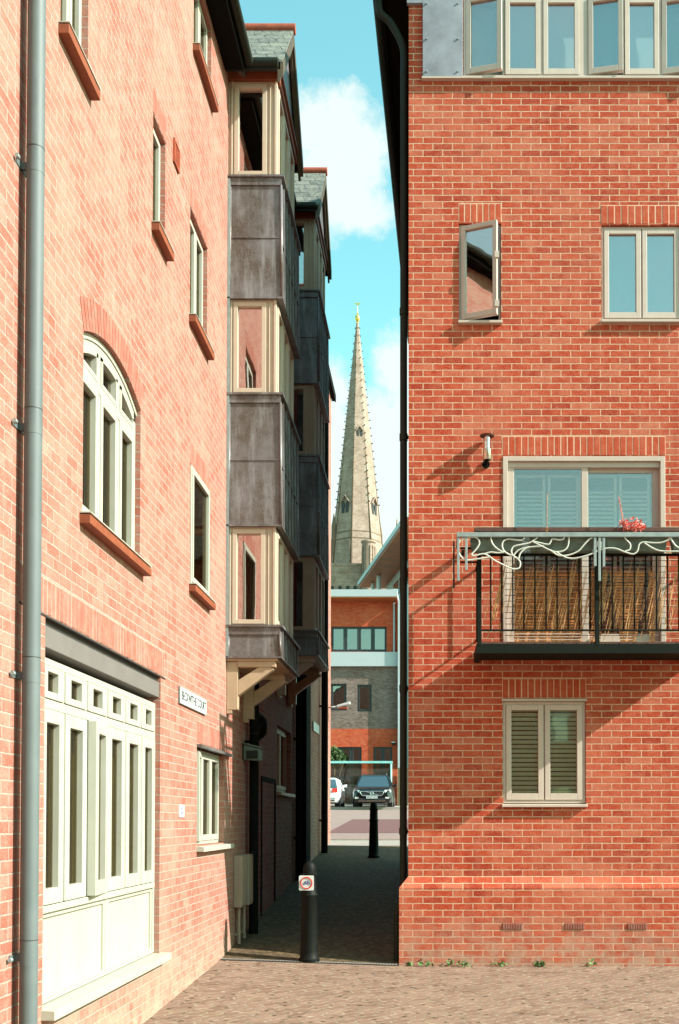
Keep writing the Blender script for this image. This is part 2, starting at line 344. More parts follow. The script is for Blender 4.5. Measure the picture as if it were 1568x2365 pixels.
# ------------------------------------------------------------------ mesh helpers
class MB:
    def __init__(s, mp=None): s.v = []; s.f = []; s.mp = mp; s.sm = []
    def P(s, p):
        s.v.append(tuple(s.mp(*p)) if s.mp else tuple(p)); return len(s.v)-1
    def poly(s, pts, smooth=False):
        s.f.append([s.P(p) for p in pts]); s.sm.append(smooth); return s
    def box(s, x0, x1, y0, y1, z0, z1):
        i = [s.P(p) for p in ((x0,y0,z0),(x1,y0,z0),(x1,y1,z0),(x0,y1,z0),(x0,y0,z1),(x1,y0,z1),(x1,y1,z1),(x0,y1,z1))]
        for q in ((0,1,2,3),(4,5,6,7),(0,1,5,4),(1,2,6,5),(2,3,7,6),(3,0,4,7)): s.f.append([i[k] for k in q]); s.sm.append(False)
        return s
    def prism(s, a, b):                 # two matching outlines joined
        ia = [s.P(p) for p in a]; ib = [s.P(p) for p in b]; n = len(a)
        s.f.append(ia); s.f.append(ib[::-1]); s.sm += [False, False]
        for k in range(n): s.f.append([ia[k], ia[(k+1) % n], ib[(k+1) % n], ib[k]]); s.sm.append(False)
        return s
    def beam(s, p, q, w, h, up=(0, 0, 1)):
        p = Vector(p); q = Vector(q); d = (q-p).normalized(); a = d.cross(Vector(up)).normalized(); b = a.cross(d).normalized()
        A = [p+a*w/2*i+b*h/2*j for i, j in ((-1,-1),(1,-1),(1,1),(-1,1))]; B = [x+(q-p) for x in A]
        return s.prism([tuple(x) for x in A], [tuple(x) for x in B])
    def tube(s, pts, r, seg=8, cap=True, r2=None):
        pts = [Vector(p) for p in pts]; rings = []; prev = None
        for k, p in enumerate(pts):
            d = (pts[min(k+1, len(pts)-1)] - pts[max(k-1, 0)]).normalized()
            if prev is None:
                a = d.cross(Vector((0, 0, 1)));
                if a.length < 1e-3: a = d.cross(Vector((1, 0, 0)))
            else:
                a = prev - d*prev.dot(d)
            a.normalize(); prev = a; b = d.cross(a)
            rr = r if r2 is None else r + (r2-r)*k/(len(pts)-1)
            rings.append([s.P(p + a*math.cos(t)*rr + b*math.sin(t)*rr) for t in [2*math.pi*j/seg for j in range(seg)]])
        for A, B in zip(rings, rings[1:]):
            for j in range(seg): s.f.append([A[j], A[(j+1) % seg], B[(j+1) % seg], B[j]]); s.sm.append(True)
        if cap: s.f.append(rings[0][::-1]); s.f.append(rings[-1]); s.sm += [False, False]
        return s
    def lathe(s, prof, cx, cy, seg=24, phase=0):
        rings = []
        for r, z in prof:
            rings.append([s.P((cx+r*math.cos(2*math.pi*j/seg+phase), cy+r*math.sin(2*math.pi*j/seg+phase), z)) for j in range(seg)])
        for A, B in zip(rings, rings[1:]):
            for j in range(seg): s.f.append([A[j], A[(j+1) % seg], B[(j+1) % seg], B[j]]); s.sm.append(seg > 9)
        s.f.append(rings[0][::-1]); s.f.append(rings[-1]); s.sm += [False, False]
        return s
    def build(s, name, mat, parent=None, bevel=0, seg=2):
        me = bpy.data.meshes.new(name); me.from_pydata(s.v, [], s.f)
        for p, q in zip(me.polygons, s.sm): p.use_smooth = q
        bm = bmesh.new(); bm.from_mesh(me); bmesh.ops.recalc_face_normals(bm, faces=bm.faces)
        if any(s.sm):
            for e in bm.edges:
                if len(e.link_faces) == 2 and e.calc_face_angle(0) > .75: e.smooth = False
        bm.to_mesh(me); bm.free()
        me.materials.append(MT[mat] if isinstance(mat, str) else mat)
        o = bpy.data.objects.new(name, me); C.objects.link(o)
        if parent is not None:
            o.parent = parent
            if parent.type == 'EMPTY' and not parent.get('_local'): o.location = -Vector(parent.location)
        if bevel:
            b = o.modifiers.new('bevel', 'BEVEL'); b.width = bevel; b.segments = seg; b.limit_method = 'ANGLE'; b.angle_limit = R(40)
        return o

def tag(o, label, cat, group=None, kind=None):
    if label: o['label'] = label
    if cat: o['category'] = cat
    if group: o['group'] = group
    if kind: o['kind'] = kind
    return o
def thing(name, loc, label, cat, group=None, local=False):
    o = bpy.data.objects.new(name, None); C.objects.link(o); o.location = loc; o.empty_display_size = .2
    if local: o['_local'] = 1
    return tag(o, label, cat, group)
def copy_tree(o, parent=None):
    c = o.copy(); C.objects.link(c); c.parent = parent
    for ch in [x for x in bpy.data.objects if x.parent == o]: copy_tree(ch, c)
    return c
def text(body, size, mat, parent, name='lettering', M4=None, ext=.002, ax='CENTER'):
    cu = bpy.data.curves.new(name, 'FONT'); cu.body = body; cu.size = size; cu.extrude = ext; cu.align_x = ax; cu.align_y = 'CENTER'
    t = bpy.data.objects.new(name, cu); C.objects.link(t)
    dg = bpy.context.evaluated_depsgraph_get(); me = bpy.data.meshes.new_from_object(t.evaluated_get(dg)); bpy.data.objects.remove(t)
    me.transform(M4); me.materials.clear(); me.materials.append(MT[mat])
    o = bpy.data.objects.new(name, me); C.objects.link(o); o.parent = parent
    if parent.type == 'EMPTY' and not parent.get('_local'): o.location = -Vector(parent.location)
    return o
def smooth_path(pts, n=6):
    out = []
    P = [pts[0]] + list(pts) + [pts[-1]]
    for i in range(1, len(P)-2):
        for k in range(n):
            t = k/n; a, b, c, d = P[i-1], P[i], P[i+1], P[i+2]
            out.append(tuple(.5*((2*b[j]) + (-a[j]+c[j])*t + (2*a[j]-5*b[j]+4*c[j]-d[j])*t*t + (-a[j]+3*b[j]-3*c[j]+d[j])*t**3) for j in range(len(b))))
    out.append(tuple(pts[-1])); return out

def wall(mb, u0, u1, z0, z1, holes, th=.28):      # holes: (u0,u1,z0,z1) in a wall of thickness th behind w = 0
    us = sorted({u0, u1, *[h[0] for h in holes], *[h[1] for h in holes]}); us = [u for u in us if u0 <= u <= u1]
    zs = sorted({z0, z1, *[h[2] for h in holes], *[h[3] for h in holes]}); zs = [z for z in zs if z0 <= z <= z1]
    def hole(a, b): return any(h[0] < a < h[1] and h[2] < b < h[3] for h in holes)
    for a, b in zip(us, us[1:]):
        for c, d in zip(zs, zs[1:]):
            if hole((a+b)/2, (c+d)/2): continue
            for wv in (0, -th): mb.poly([(a, wv, c), (b, wv, c), (b, wv, d), (a, wv, d)])
    for h in holes:
        a, b, c, d = h
        mb.poly([(a, 0, c), (a, -th, c), (a, -th, d), (a, 0, d)]); mb.poly([(b, 0, c), (b, -th, c), (b, -th, d), (b, 0, d)])
        mb.poly([(a, 0, c), (b, 0, c), (b, -th, c), (a, -th, c)]); mb.poly([(a, 0, d), (b, 0, d), (b, -th, d), (a, -th, d)])
    for u in (u0, u1): mb.poly([(u, 0, z0), (u, -th, z0), (u, -th, z1), (u, 0, z1)])
    mb.poly([(u0, 0, z1), (u1, 0, z1), (u1, -th, z1), (u0, -th, z1)])

mapL = lambda u, w, z: (WX + w, u, z)             # left building: u runs away from us, w out into the alley
YR = 12.25
mapR = lambda u, w, z: (u, YR - w, z)             # right building front: w towards us

def ring(mb, u0, u1, z0, z1, w0, w1, t, tb=None):
    tb = tb or t
    mb.box(u0, u0+t, w0, w1, z0, z1); mb.box(u1-t, u1, w0, w1, z0, z1)
    mb.box(u0+t, u1-t, w0, w1, z1-t, z1); mb.box(u0+t, u1-t, w0, w1, z0, z0+tb)

def window(par, mp, u0, u1, z0, z1, cols, rec=.045, fr=.035, st=.045, mat='white', glass='glassL', gap=.012, opened={}, back=None, label=None, dep=.07, sashes=None):
    b = MB(mp); ring(b, u0, u1, z0, z1, -rec-dep, -rec, fr)
    n = cols; cw = (u1-u0-2*fr-(n-1)*gap)/n
    edges = [(u0+fr+i*(cw+gap), u0+fr+i*(cw+gap)+cw) for i in range(n)] if sashes is None else sashes
    for (a, c), (d, e) in zip(edges, edges[1:]): b.box(c, d, -rec-dep, -rec-.004, z0+fr, z1-fr)
    wn = b.build('window', mat, par, bevel=.004)
    if label: wn['label'] = label
    for i, (a, c) in enumerate(edges):
        ang, side = opened.get(i, (0, 0))
        def mq(u, w, z, a=a, c=c, ang=ang, side=side):
            if ang:
                hx = a if side == 0 else c; du = u-hx; dw = w+rec
                sgn = 1 if side == 0 else -1
                ca, sa = math.cos(ang), math.sin(ang)
                u = hx + du*ca - sgn*dw*sa; w = -rec + sgn*du*sa + dw*ca
            return mp(u, w, z)
        s = MB(mq); lo = .012 if ang else -.002
        ring(s, a+.002, c-.002, z0+fr+.002, z1-fr-.002, -rec-.045, -rec+.010, st, st*1.25)
        so_ = s.build('sash', mat, wn, bevel=.004)
        g = MB(mq); g.box(a+st-.004, c-st+.004, -rec-.026, -rec-.020, z0+fr+st-.004, z1-fr-st+.004); g.build('pane', glass, wn)
    if back: back(wn, mp, u0+fr, u1-fr, z0+fr, z1-fr, rec, edges)
    return wn

def back_slats(wn, mp, u0, u1, z0, z1, rec, edges, pitch=.052, mat='blindg', wd=.045):
    b = MB(mp); z = z0+.02
    while z < z1-.02:
        b.poly([(u0+.01, -rec-wd+.004, z), (u1-.01, -rec-wd+.004, z), (u1-.01, -rec-wd-.008, z+.040), (u0+.01, -rec-wd-.008, z+.040)]); z += pitch
    b.build('blind', mat, wn)
def back_roller(wn, mp, u0, u1, z0, z1, rec, edges):
    b = MB(mp); b.box(u0, u1, -rec-.15, -rec-.14, z0+.0, z1); b.build('blind', 'roller', wn)
def back_curtain(wn, mp, u0, u1, z0, z1, rec, edges):
    b = MB(mp)
    for a, c in edges:
        pts = [(a+(c-a)*t, -.17-.02*math.sin(t*40)) for t in [.42+.16*k/10 for k in range(11)]]
        for p, q in zip(pts, pts[1:]): b.poly([(p[0], p[1], z0), (q[0], q[1], z0), (q[0], q[1], z1), (p[0], p[1], z1)])
    b.build('curtain', 'curtain', wn)
def sill(wn, mp, u0, u1, z0, z1, proj, mat, back=.10):
    b = MB(mp); b.prism([(u0, -back, z0), (u0, proj, z0), (u0, proj, z1-.012), (u0, -back, z1)], [(u1, -back, z0), (u1, proj, z0), (u1, proj, z1-.012), (u1, -back, z1)])
    return b.build('sill', mat, wn, bevel=.004)
def soldier(par, mp, u0, u1, z0, mat, mort, h=.215, zc=None):
    b = MB(mp); n = max(1, round((u1-u0)/.075)); p = (u1-u0)/n
    for k in range(n):
        e = random.uniform(-.002, .002); a = u0+k*p+.005; c = u0+(k+1)*p-.005; zb = zc(u0+(k+.5)*p) if zc else z0
        b.box(a, c, -.03, .004+e, zb+random.uniform(0, .004), zb+h-random.uniform(0, .004))
    o = b.build('lintel', mat, par, bevel=.003, seg=1)
    m_ = MB(mp)
    if zc is None:
        m_.box(u0, u1, -.02, .0016, z0+.002, z0+h+.006); m_.build('mortar_bed', mort, o)
    return o

# ------------------------------------------------------------------ ground
def lerp(a, b, t): return a+(b-a)*max(0, min(1, t))
def gz(x, y):
    t = (x+2.38)/2.38; zend = lerp(-1.55, -1.63, t)
    if y <= 9: return -1.66
    if y <= 12.2: return lerp(-1.66, zend, (y-9)/3.2)
    if y <= 24: return lerp(zend, -.56, (y-12.2)/11.8)
    if y <= 52: return lerp(-.56, .57, (y-24)/28)
    return lerp(.57, 1.0, (y-52)/10)
def sheet(name, xs, ys, off, mat, kind='structure'):
    b = MB(); idx = {}
    for i, x in enumerate(xs):
        for j, y in enumerate(ys): idx[i, j] = b.P((x, y, gz(x, y)+off))
    for i in range(len(xs)-1):
        for j in range(len(ys)-1): b.f.append([idx[i, j], idx[i+1, j], idx[i+1, j+1], idx[i, j+1]]); b.sm.append(True)
    o = b.build(name, mat); o['kind'] = kind; return o
sheet('ground', [-600, -60, -8, -2.38, -1.2, 0, 6, 60, 600], [-400, -40, 0, 9, 12.2, 24, 52, 62, 150, 900], -.012, 'earth')
sheet('courtyard_paving', [-2.6, -2.38, -1.2, 0, 4, 10, 22], [-14, 0, 4, 9, 10.6, 12.2], -.004, 'paving')
sheet('alley_path', [-2.6, -2.38, -1.2, 0, .6], [12.2, 14, 18, 24], -.002, 'alley')
sheet('pavement', [-30, -2.38, 0, 30], [24, 26.2], .002, 'kerb')
sheet('road', [-40, -2.38, 0, 40], [26.2, 40, 50.5], -.004, 'asph')
sheet('road_patch', [-2.9, -1.5, 0, 6], [29.5, 34, 39], .001, 'patch')
kb = MB(); kb.box(-30, 30, 26.05, 26.2, gz(0, 26.1)-.1, gz(0, 26.1)+.025); tag(kb.build('kerb', 'kerb'), None, None, kind='structure')
kb = MB(); kb.box(-30, 30, 50.5, 50.8, gz(0, 50.6)-.1, gz(0, 50.6)+.12); tag(kb.build('kerb', 'kerb'), None, None, kind='structure')
sheet('verge', [-40, 0, 40], [50.8, 60], .05, 'kerb')
lb = MB()
def strip(pts, wd):
    for (x0, y0), (x1, y1) in zip(pts, pts[1:]):
        d = Vector((x1-x0, y1-y0)).normalized(); n = Vector((-d.y, d.x))*wd/2
        q = [(x0+n.x, y0+n.y), (x1+n.x, y1+n.y), (x1-n.x, y1-n.y), (x0-n.x, y0-n.y)]
        lb.poly([(a, b_, gz(a, b_)+.006) for a, b_ in q])
strip([(-6.2, 38.5), (-4.4, 38.5)], .5); strip([(-4.05, 38.0), (-2.98, 28.5)], .14); strip([(-4.9, 37.6), (-3.25, 28.5)], .12)
tag(lb.build('road_marking', 'paint'), None, None, kind='structure')

# drain channel across the alley mouth
dr = thing('drain_channel', (-1.3, 12.16, -1.6), 'narrow pale grated drain across the mouth of the alley', 'drain')
b = MB(); b.prism([(-2.40, 12.11, gz(-2.38, 12.15)-.03), (-2.40, 12.21, gz(-2.38, 12.2)-.03), (-2.40, 12.21, gz(-2.38, 12.2)+.004), (-2.40, 12.11, gz(-2.38, 12.11)+.004)],
                  [(-.38, 12.11, gz(-.38, 12.15)-.03), (-.38, 12.21, gz(-.38, 12.2)-.03), (-.38, 12.21, gz(-.38, 12.2)+.004), (-.38, 12.11, gz(-.38, 12.11)+.004)])
b.build('channel', 'steeld', dr)
b = MB(); x = -2.37
while x < -.42:
    z = gz(x, 12.16)+.004; b.poly([(x, 12.115, z+.003), (x+.02, 12.115, z+.003), (x+.034, 12.205, z+.003), (x+.014, 12.205, z+.003)]); x += .034
b.build('grate', 'kerb', dr)

# ------------------------------------------------------------------ left building
LB = thing('brick_building', (-2.38, 8, -1.6), 'pale salmon brick building down the left side with lead clad bay windows', 'building')
zE1, zE2, zE3 = PX(530, 40, -2.2)[1], 0, 0
zE1 = 8.72; zE2 = zE1+.64; zE3 = zE1+1.28
holes = []
zch = PX(381, 1566.5)[1]
# measured openings (near px, far px, py of top at far edge, py of bottom at far edge)
def op(pn, pf, yt, yb): 
    a = PX(pn, yt)[0]; bq, zt = PX(pf, yt); zb = PX(pf, yb)[1]; return [a, bq, zb, zt]
SH = [6.62, PX(369, 1900)[0], PX(370, 2199)[1]-.02, zch-.001]
ARC = [PX(191.5, 1000)[0], PX(324.5, 1000)[0], PX(324.5, 1306)[1], PX(324.5, 949)[1]+.165]
TL = [6.80, PX(203, 150)[0], PX(203, 196)[1], PX(203, 196)[1]+1.25]
WA = op(353.5, 382, 333, 581); WA[2] = PX(382, 580)[1]
WB = op(439, 478.6, 575, 813)
WC = [PX(447, 120)[0], PX(488, 120)[0], PX(488, 238)[1], PX(488, 67)[1]]
WD = op(439.6, 482, 1134, 1392)
WE = op(455, 517.5, 1745, 1946)
DW = [14.95, 16.3, -1.6, .62]; AW = [PX(641, 1800)[0]-.05, PX(672, 1800)[0], PX(672, 1833)[1], PX(672, 1693)[1]]
NB = [PX(-60, 150)[0], PX(8, 150)[0], 4.9, 6.2]
for h in (SH, ARC, TL, WA, WB, WC, WD, WE, DW, AW): holes.append(tuple(h))
b = MB(mapL)
wall(b, -2.0, 15.4, -2.2, zE1, [h for h in holes if h[0] < 15.0 and h[1] < 15.4])
o_ = b
b.box(-2.0, 15.4, -8.0, -7.7, -2.2, zE1); b.box(-2.0, -1.7, -7.7, -.28, -2.2, zE1)
b2 = MB(mapL)
wall(b2, 15.402, 19.4, -2.2, zE2, [AW])
wall(b2, 19.402, 25.1, -2.2, zE3, [])
b.v += b2.v; k0 = len(b.v)-len(b2.v); b.f += [[i+k0 for i in f] for f in b2.f]; b.sm += b2.sm
b.box(15.402, 25.1, -8.0, -7.7, -2.2, zE2); b.box(24.8, 25.098, -7.7, -.29, -2.2, zE3)
b.poly([(19.402, 0, zE2), (19.402, -7, zE2), (19.402, -7, zE3), (19.402, 0, zE3)])
# brick filling above the arch
a0, a1, az, at_ = ARC; rise = .165; spring = at_-rise; ca = (a0+a1)/2; hw = (a1-a0)/2; RR = (hw*hw+rise*rise)/(2*rise)
def arcz(u, off=0): 
    d = u-ca; rr = RR+off; return spring+rise-RR + math.sqrt(max(0, rr*rr-d*d))
for k in range(24):
    u = a0+(a1-a0)*k/24; v_ = a0+(a1-a0)*(k+1)/24; za, zb = arcz(u), arcz(v_)
    b.poly([(u, 0, za), (v_, 0, zb), (v_, 0, at_), (u, 0, at_)]); b.poly([(u, 0, za), (v_, 0, zb), (v_, -.28, zb), (u, -.28, za)])
b.build('wall', 'brickL', LB)
# paler mortar-stained brick plinth splash line is in the material; near-black backing, room darkness put in its colour
b = MB(mapL)
for (u0, u1, zt) in ((-1.6, 15.3, zE1-.1), (15.5, 19.3, zE2-.1)):
    b.box(u0, u1, -1.62, -1.6, -2.0, zt)
for z in (1.75, 4.4, 6.9): b.box(-1.6, 19.3, -1.6, -.285, z, z+.1)
b.build('dark_backing', 'dark', LB)

# roof, eaves and gutter in three steps
def roofseg(u0, u1, ze, gut, ov=.20):
    b = MB(mapL); rid = 3.1
    for d in (0,):
        b.prism([(u0, ov, ze+.02), (u0, -4, ze+.02+rid), (u0, -4, ze-.10+rid), (u0, ov, ze-.10)], [(u1, ov, ze+.02), (u1, -4, ze+.02+rid), (u1, -4, ze-.10+rid), (u1, ov, ze-.10)])
        b.prism([(u0, -8.2, ze+.02), (u0, -4, ze+.02+rid), (u0, -4, ze-.10+rid), (u0, -8.2, ze-.10)], [(u1, -8.2, ze+.02), (u1, -4, ze+.02+rid), (u1, -4, ze-.10+rid), (u1, -8.2, ze-.10)])
    ro = b.build('roof', 'slate', LB)
    g = MB(mapL)
    for u in (u0+.02, u1-.10): g.prism([(u, -.02, ze-.1), (u, -8, ze-.1), (u, -4, ze-.1+rid)], [(u+.08, -.02, ze-.1), (u+.08, -8, ze-.1), (u+.08, -4, ze-.1+rid)])
    g.build('gable', 'brickL', ro)
    s = MB(mapL)
    for a, c in gut: s.box(a, c, .002, ov, ze-.14, ze-.115); s.box(a, c, ov, ov+.022, ze-.16, ze-.0)
    s.build('soffit', 'black', ro)
    if ov < .15: return
    for a, c in gut: q = MB(); q.tube([(WX+.275, a, ze-.05), (WX+.275, c, ze-.05)], .055, 10); q.build('gutter', 'pipeg', ro)
roofseg(-2.2, 15.4, zE1, [(-2.2, 12.18), (14.25, 15.38)])
roofseg(15.41, 19.4, zE2, [(15.45, 16.18), (18.25, 19.4)])
roofseg(19.41, 25.25, zE3, [(19.45, 25.25)], .075)

# ground-floor shopfront window with solid panel below
u0, u1 = SH[0], SH[1]; zt = PX(357.2, 1624, -2.425)[1]; ztr = PX(352.8, 1699, -2.425)[1]; zc = PX(350.2, 2036.5, -2.425)[1]; zb = PX(355, 2199, -2.425)[1]
b = MB(mapL); rec = .045; fr = .05; cw = (u1-u0)/6
ring(b, u0, u1, zb, zt, -rec-.08, -rec, .045, .02)
b.box(u0+.045, u1-.045, -rec-.078, -rec+.004, ztr-.03, ztr+.03)       # transom
b.box(u0+.045, u1-.045, -rec-.078, -rec+.015, zc-.05, zc-.005)        # mid rail
for k in range(1, 6): b.box(u0+k*cw-.012, u0+k*cw+.012, -rec-.078, -rec-.002, zc, zt-.02)
sw = b.build('shop_window', 'white', LB, bevel=.004); sw['label'] = 'tall white six light window over white panels beside the grey pipe'
for k in range(6):
    a, c = u0+k*cw+.016, u0+(k+1)*cw-.016
    if k == 0: a += .03
    if k == 5: c -= .03
    s = MB(mapL); s.box(a, a+.105, -rec-.05, -rec+.012, ztr+.034, zt-.05); s.box(c-.105, c, -rec-.05, -rec+.012, ztr+.034, zt-.05); s.box(a+.105, c-.105, -rec-.05, -rec+.012, ztr+.034, ztr+.08); s.box(a+.105, c-.105, -rec-.05, -rec+.012, zt-.085, zt-.05); s.build('top_light', 'white', sw, bevel=.005)
    g = MB(mapL); g.box(a+.10, c-.10, -rec-.034, -rec-.028, ztr+.075, zt-.08); g.build('pane', 'glassL', sw)
    mq = mapL
    if k == 2:
        def mq(u, w, z, c=c):
            du = u-c; dw = w+rec; an = R(6); return mapL(c + du*math.cos(an) + dw*math.sin(an), -rec+.01 - du*math.sin(an) + dw*math.cos(an), z)
    s = MB(mq); ring(s, a, c, zc+.0, ztr-.034, -rec-.05, -rec+.014, .085, .10); so_ = s.build('sash', 'white', sw, bevel=.005)
    g = MB(mq); g.box(a+.08, c-.08, -rec-.034, -rec-.028, zc+.09, ztr-.11); g.build('pane', 'glassL', sw)
cb = MB(mapL)
for k in range(6):
    a = u0+k*cw+.18
    for j in range(8):
        p = [(a+.01*j, -.2-.015*math.sin(j*2.1)), (a+.01*(j+1), -.2-.015*math.sin((j+1)*2.1))]
        cb.poly([(p[0][0], p[0][1], zc+.02), (p[1][0], p[1][1], zc+.02), (p[1][0], p[1][1], zt-.05), (p[0][0], p[0][1], zt-.05)])
cb.build('curtain', 'curtain', sw)
b = MB(mapL)
mid = (u0+u1)/2+.05
for a, c in ((u0+.05, mid-.03), (mid+.03, u1-.05)):
    b.box(a, c, -rec-.06, -rec-.026, zb+.02, zc-.06); 
    ring(b, a, c, zb+.02, zc-.05, -rec-.06, -rec-.008, .035, .02)
b.box(mid-.03, mid+.03, -rec-.06, -rec-.002, zb+.02, zc-.05)
b.build('lower_panel', 'whited', sw, bevel=.005)
sill(sw, mapL, u0-.02, u1+.10, zb-.075, zb-.003, .085, 'whited', .12)
b = MB(mapL); zg0, zg1 = PX(371, 1612)[1]+.002, PX(370, 1576)[1]; zch = PX(381, 1566.5)[1]
b.box(6.2, PX(371, 1600)[0], -.2, -.012, zg0, zg1); st_ = b.build('lintel', 'steel', LB, bevel=.004)
b = MB(mapL); b.box(6.2, PX(379, 1570)[0], -.2, -.03, zg1+.001, zch-.012); b.box(6.2, PX(381, 1570)[0], -.2, .006, zch-.012, zch); b.build('steel_channel', 'steeld', st_)
soldier(LB, mapL, 6.2, PX(379, 1540)[0], zch+.006, 'soldL', 'mortarL')

# arched window
def arch_window():
    b = MB(mapL); n = 28; w0, w1 = -.12, -.042; inner = -.07
    us = [a0+(a1-a0)*k/n for k in range(n+1)]
    for off0, off1, ww in ((-.002, -.045, w1+.010), (-.045, -.10, w1)):
        for p, q in zip(us, us[1:]):
            A = [(p, w0, arcz(p, off0)), (p, ww, arcz(p, off0)), (p, ww, arcz(p, off1)), (p, w0, arcz(p, off1))]
            B = [(q, w0, arcz(q, off0)), (q, ww, arcz(q, off0)), (q, ww, arcz(q, off1)), (q, w0, arcz(q, off1))]
            b.prism(A, B)
    for a, c in ((a0, a0+.06), (a1-.06, a1)): b.box(a, c, w0, w1, az, spring+.01)
    b.box(a0+.06, a1-.06, w0, w1, az, az+.055)
    ztm = PX(311.8, 1009, -2.425)[1]
    b.box(a0+.06, a1-.06, w0, w1+.004, ztm-.035, ztm+.035)
    cw = (a1-a0)/3
    for k in (1, 2): b.box(a0+k*cw-.035, a0+k*cw+.035, w0, w1-.001, az+.055, arcz(a0+k*cw, -.09))
    wn = b.build('window', 'white', LB, bevel=.003); wn['label'] = 'arched three light white window'
    for k in range(3):
        a, c = a0+k*cw+(.06 if k == 0 else .036), a0+(k+1)*cw-(.06 if k == 2 else .036)
        s = MB(mapL); ring(s, a, c, az+.056, ztm-.036, -.10, w1+.008, .05); s.build('sash', 'white', wn, bevel=.004)
        g = MB(mapL); g.box(a+.045, c-.045, -.082, -.077, az+.1, ztm-.08); g.build('pane', 'glassL', wn)
        s = MB(mapL); m_ = 8
        t = [a+(c-a)*i/m_ for i in range(m_+1)]
        for p, q in zip(t, t[1:]):
            s.prism([(p, -.10, arcz(p, -.135)), (p, w1+.006, arcz(p, -.135)), (p, w1+.006, arcz(p, -.099)), (p, -.10, arcz(p, -.099))],
                    [(q, -.10, arcz(q, -.135)), (q, w1+.006, arcz(q, -.135)), (q, w1+.006, arcz(q, -.099)), (q, -.10, arcz(q, -.099))])
        s.box(a, a+.04, -.10, w1+.006, ztm+.036, arcz(a, -.11)-.0); s.box(c-.04, c, -.10, w1+.006, ztm+.036, arcz(c, -.11)); s.box(a+.04, c-.04, -.10, w1+.006, ztm+.036, ztm+.07)
        s.build('top_light', 'white', wn)
        g = MB(mapL)
        for p, q in zip(t, t[1:]): g.poly([(p, -.08, ztm+.05), (q, -.08, ztm+.05), (q, -.08, arcz(q, -.115)), (p, -.08, arcz(p, -.115))])
        g.build('pane', 'glassL', wn)
    back_curtain(wn, mapL, a0, a1, az+.06, spring, .045, [(a0+k*cw, a0+(k+1)*cw) for k in range(3)])
    sill(wn, mapL, a0-.06, a1+.09, az-.075, az-.003, .075, 'tsill'); t_ = MB(mapL); t_.box(a0-.06, a1+.09, -.04, .078, az-.002, az+.006); t_.build('drip', 'white', wn)
arch_window()
b = MB(mapL); n = 22
for k in range(n):                                   # arch voussoirs
    t0 = -math.asin(hw/RR)+2*math.asin(hw/RR)*(k+.07)/n; t1 = -math.asin(hw/RR)+2*math.asin(hw/RR)*(k+.93)/n; cz = spring+rise-RR
    q = [(ca+(RR+r_)*math.sin(t), 0, cz+(RR+r_)*math.cos(t)) for r_, t in ((.002, t0), (.002, t1), (.217, t1), (.217, t0))]
    b.prism([(x, -.01, z) for x, _, z in q], [(x, .004, z) for x, _, z in q])
b.build('lintel', 'soldL', LB)

def leftwin(h, cols, label=None, sold=True, recs=.045, opened={}, glass='glassL', flush=False, back=back_curtain):
    wn = window(LB, mapL, h[0]+.002, h[1]-.002, h[2]+.002, h[3]-.002, cols, rec=recs, fr=.03, st=.045, opened=opened, label=label, back=back)
    sill(wn, mapL, h[0]-.04, h[1]+.06, h[2]-.075, h[2]-.003, .07, 'tsill'); t_ = MB(mapL); t_.box(h[0]-.04, h[1]+.06, -.04, .073, h[2]-.002, h[2]+.005); t_.build('drip', 'white', wn)
    if sold: soldier(LB, mapL, h[0]-.02, h[1]+.02, h[3]+.004, 'soldL', 'mortarL')
    return wn
leftwin(TL, 2, 'white window cut by the top edge above the arched window')
leftwin(WA, 1, 'narrow white window by the terracotta vent')
leftwin(WB, 2, 'tall narrow white window below the vent')
leftwin(WC, 2, 'white window right under the eaves gutter', sold=False)
leftwin(WD, 1, 'narrow white window level with the arched window', recs=-.012)
wn = window(LB, mapL, WE[0]+.002, WE[1]-.002, WE[2]+.002, WE[3]-.002, 3, rec=.06, fr=.035, st=.05, opened={0: (R(9), 1)}, label='ground floor white window beside the alley mouth', back=back_curtain)
sill(wn, mapL, WE[0]-.01, WE[1]+.22, WE[2]-.065, WE[2]-.003, .08, 'white')
soldier(LB, mapL, WE[0]-.02, WE[1]+.02, WE[3]+.05, 'soldL', 'mortarL')
b = MB(mapL); b.box(WE[0]-.02, WE[1]+.28, -.05, .05, WE[3]+.0, WE[3]+.03); b.build('drip', 'lead', wn)
wn = window(LB, mapL, AW[0]+.002, AW[1]-.002, AW[2]+.002, AW[3]-.002, 2, rec=.08, fr=.04, st=.05, mat='cream', glass='glassB', label='dim window inside the alley under the second bay')
sill(wn, mapL, AW[0]-.03, AW[1]+.03, AW[2]-.065, AW[2]-.003, .07, 'cream')
# doorway recess with black door
b = MB(mapL); b.box(DW[0]+.002, DW[1]-.002, -.26, -.2, -2.0, DW[3]-.002); d_ = b.build('door', 'black', LB)
b = MB(mapL); b.tube([(DW[1]-.12, -.195, -.25), (DW[1]-.12, -.13, -.25), (DW[1]-.26, -.13, -.25)], .012, 8); b.build('handle', 'galv', d_)
b = MB(mapL); ring(b, DW[0]+.001, DW[1]-.001, -1.9, DW[3]-.001, -.2, .015, .07); b.build('door_frame', 'black', LB)
b = MB(mapL); b.box(PX(686, 1800)[0]+.02, 19.62, .004, .16, -1.6, 3.0); b.build('pier', 'black', LB, bevel=.01)

# air vent, small things fixed to the left wall
yv, zv = PX(405, 360)
vt = thing('air_vent', (WX, yv, zv), 'small square terracotta vent high on the left brick wall', 'vent')
b = MB(mapL); ring(b, yv-.10, yv+.10, zv-.11, zv+.11, .0, .02, .02); b.build('frame', 'terra', vt)
b = MB(mapL)
for k in range(6): b.box(yv-.08, yv+.08, .002, .014, zv-.085+k*.03, zv-.07+k*.03)
b.build('grille', 'terra', vt)

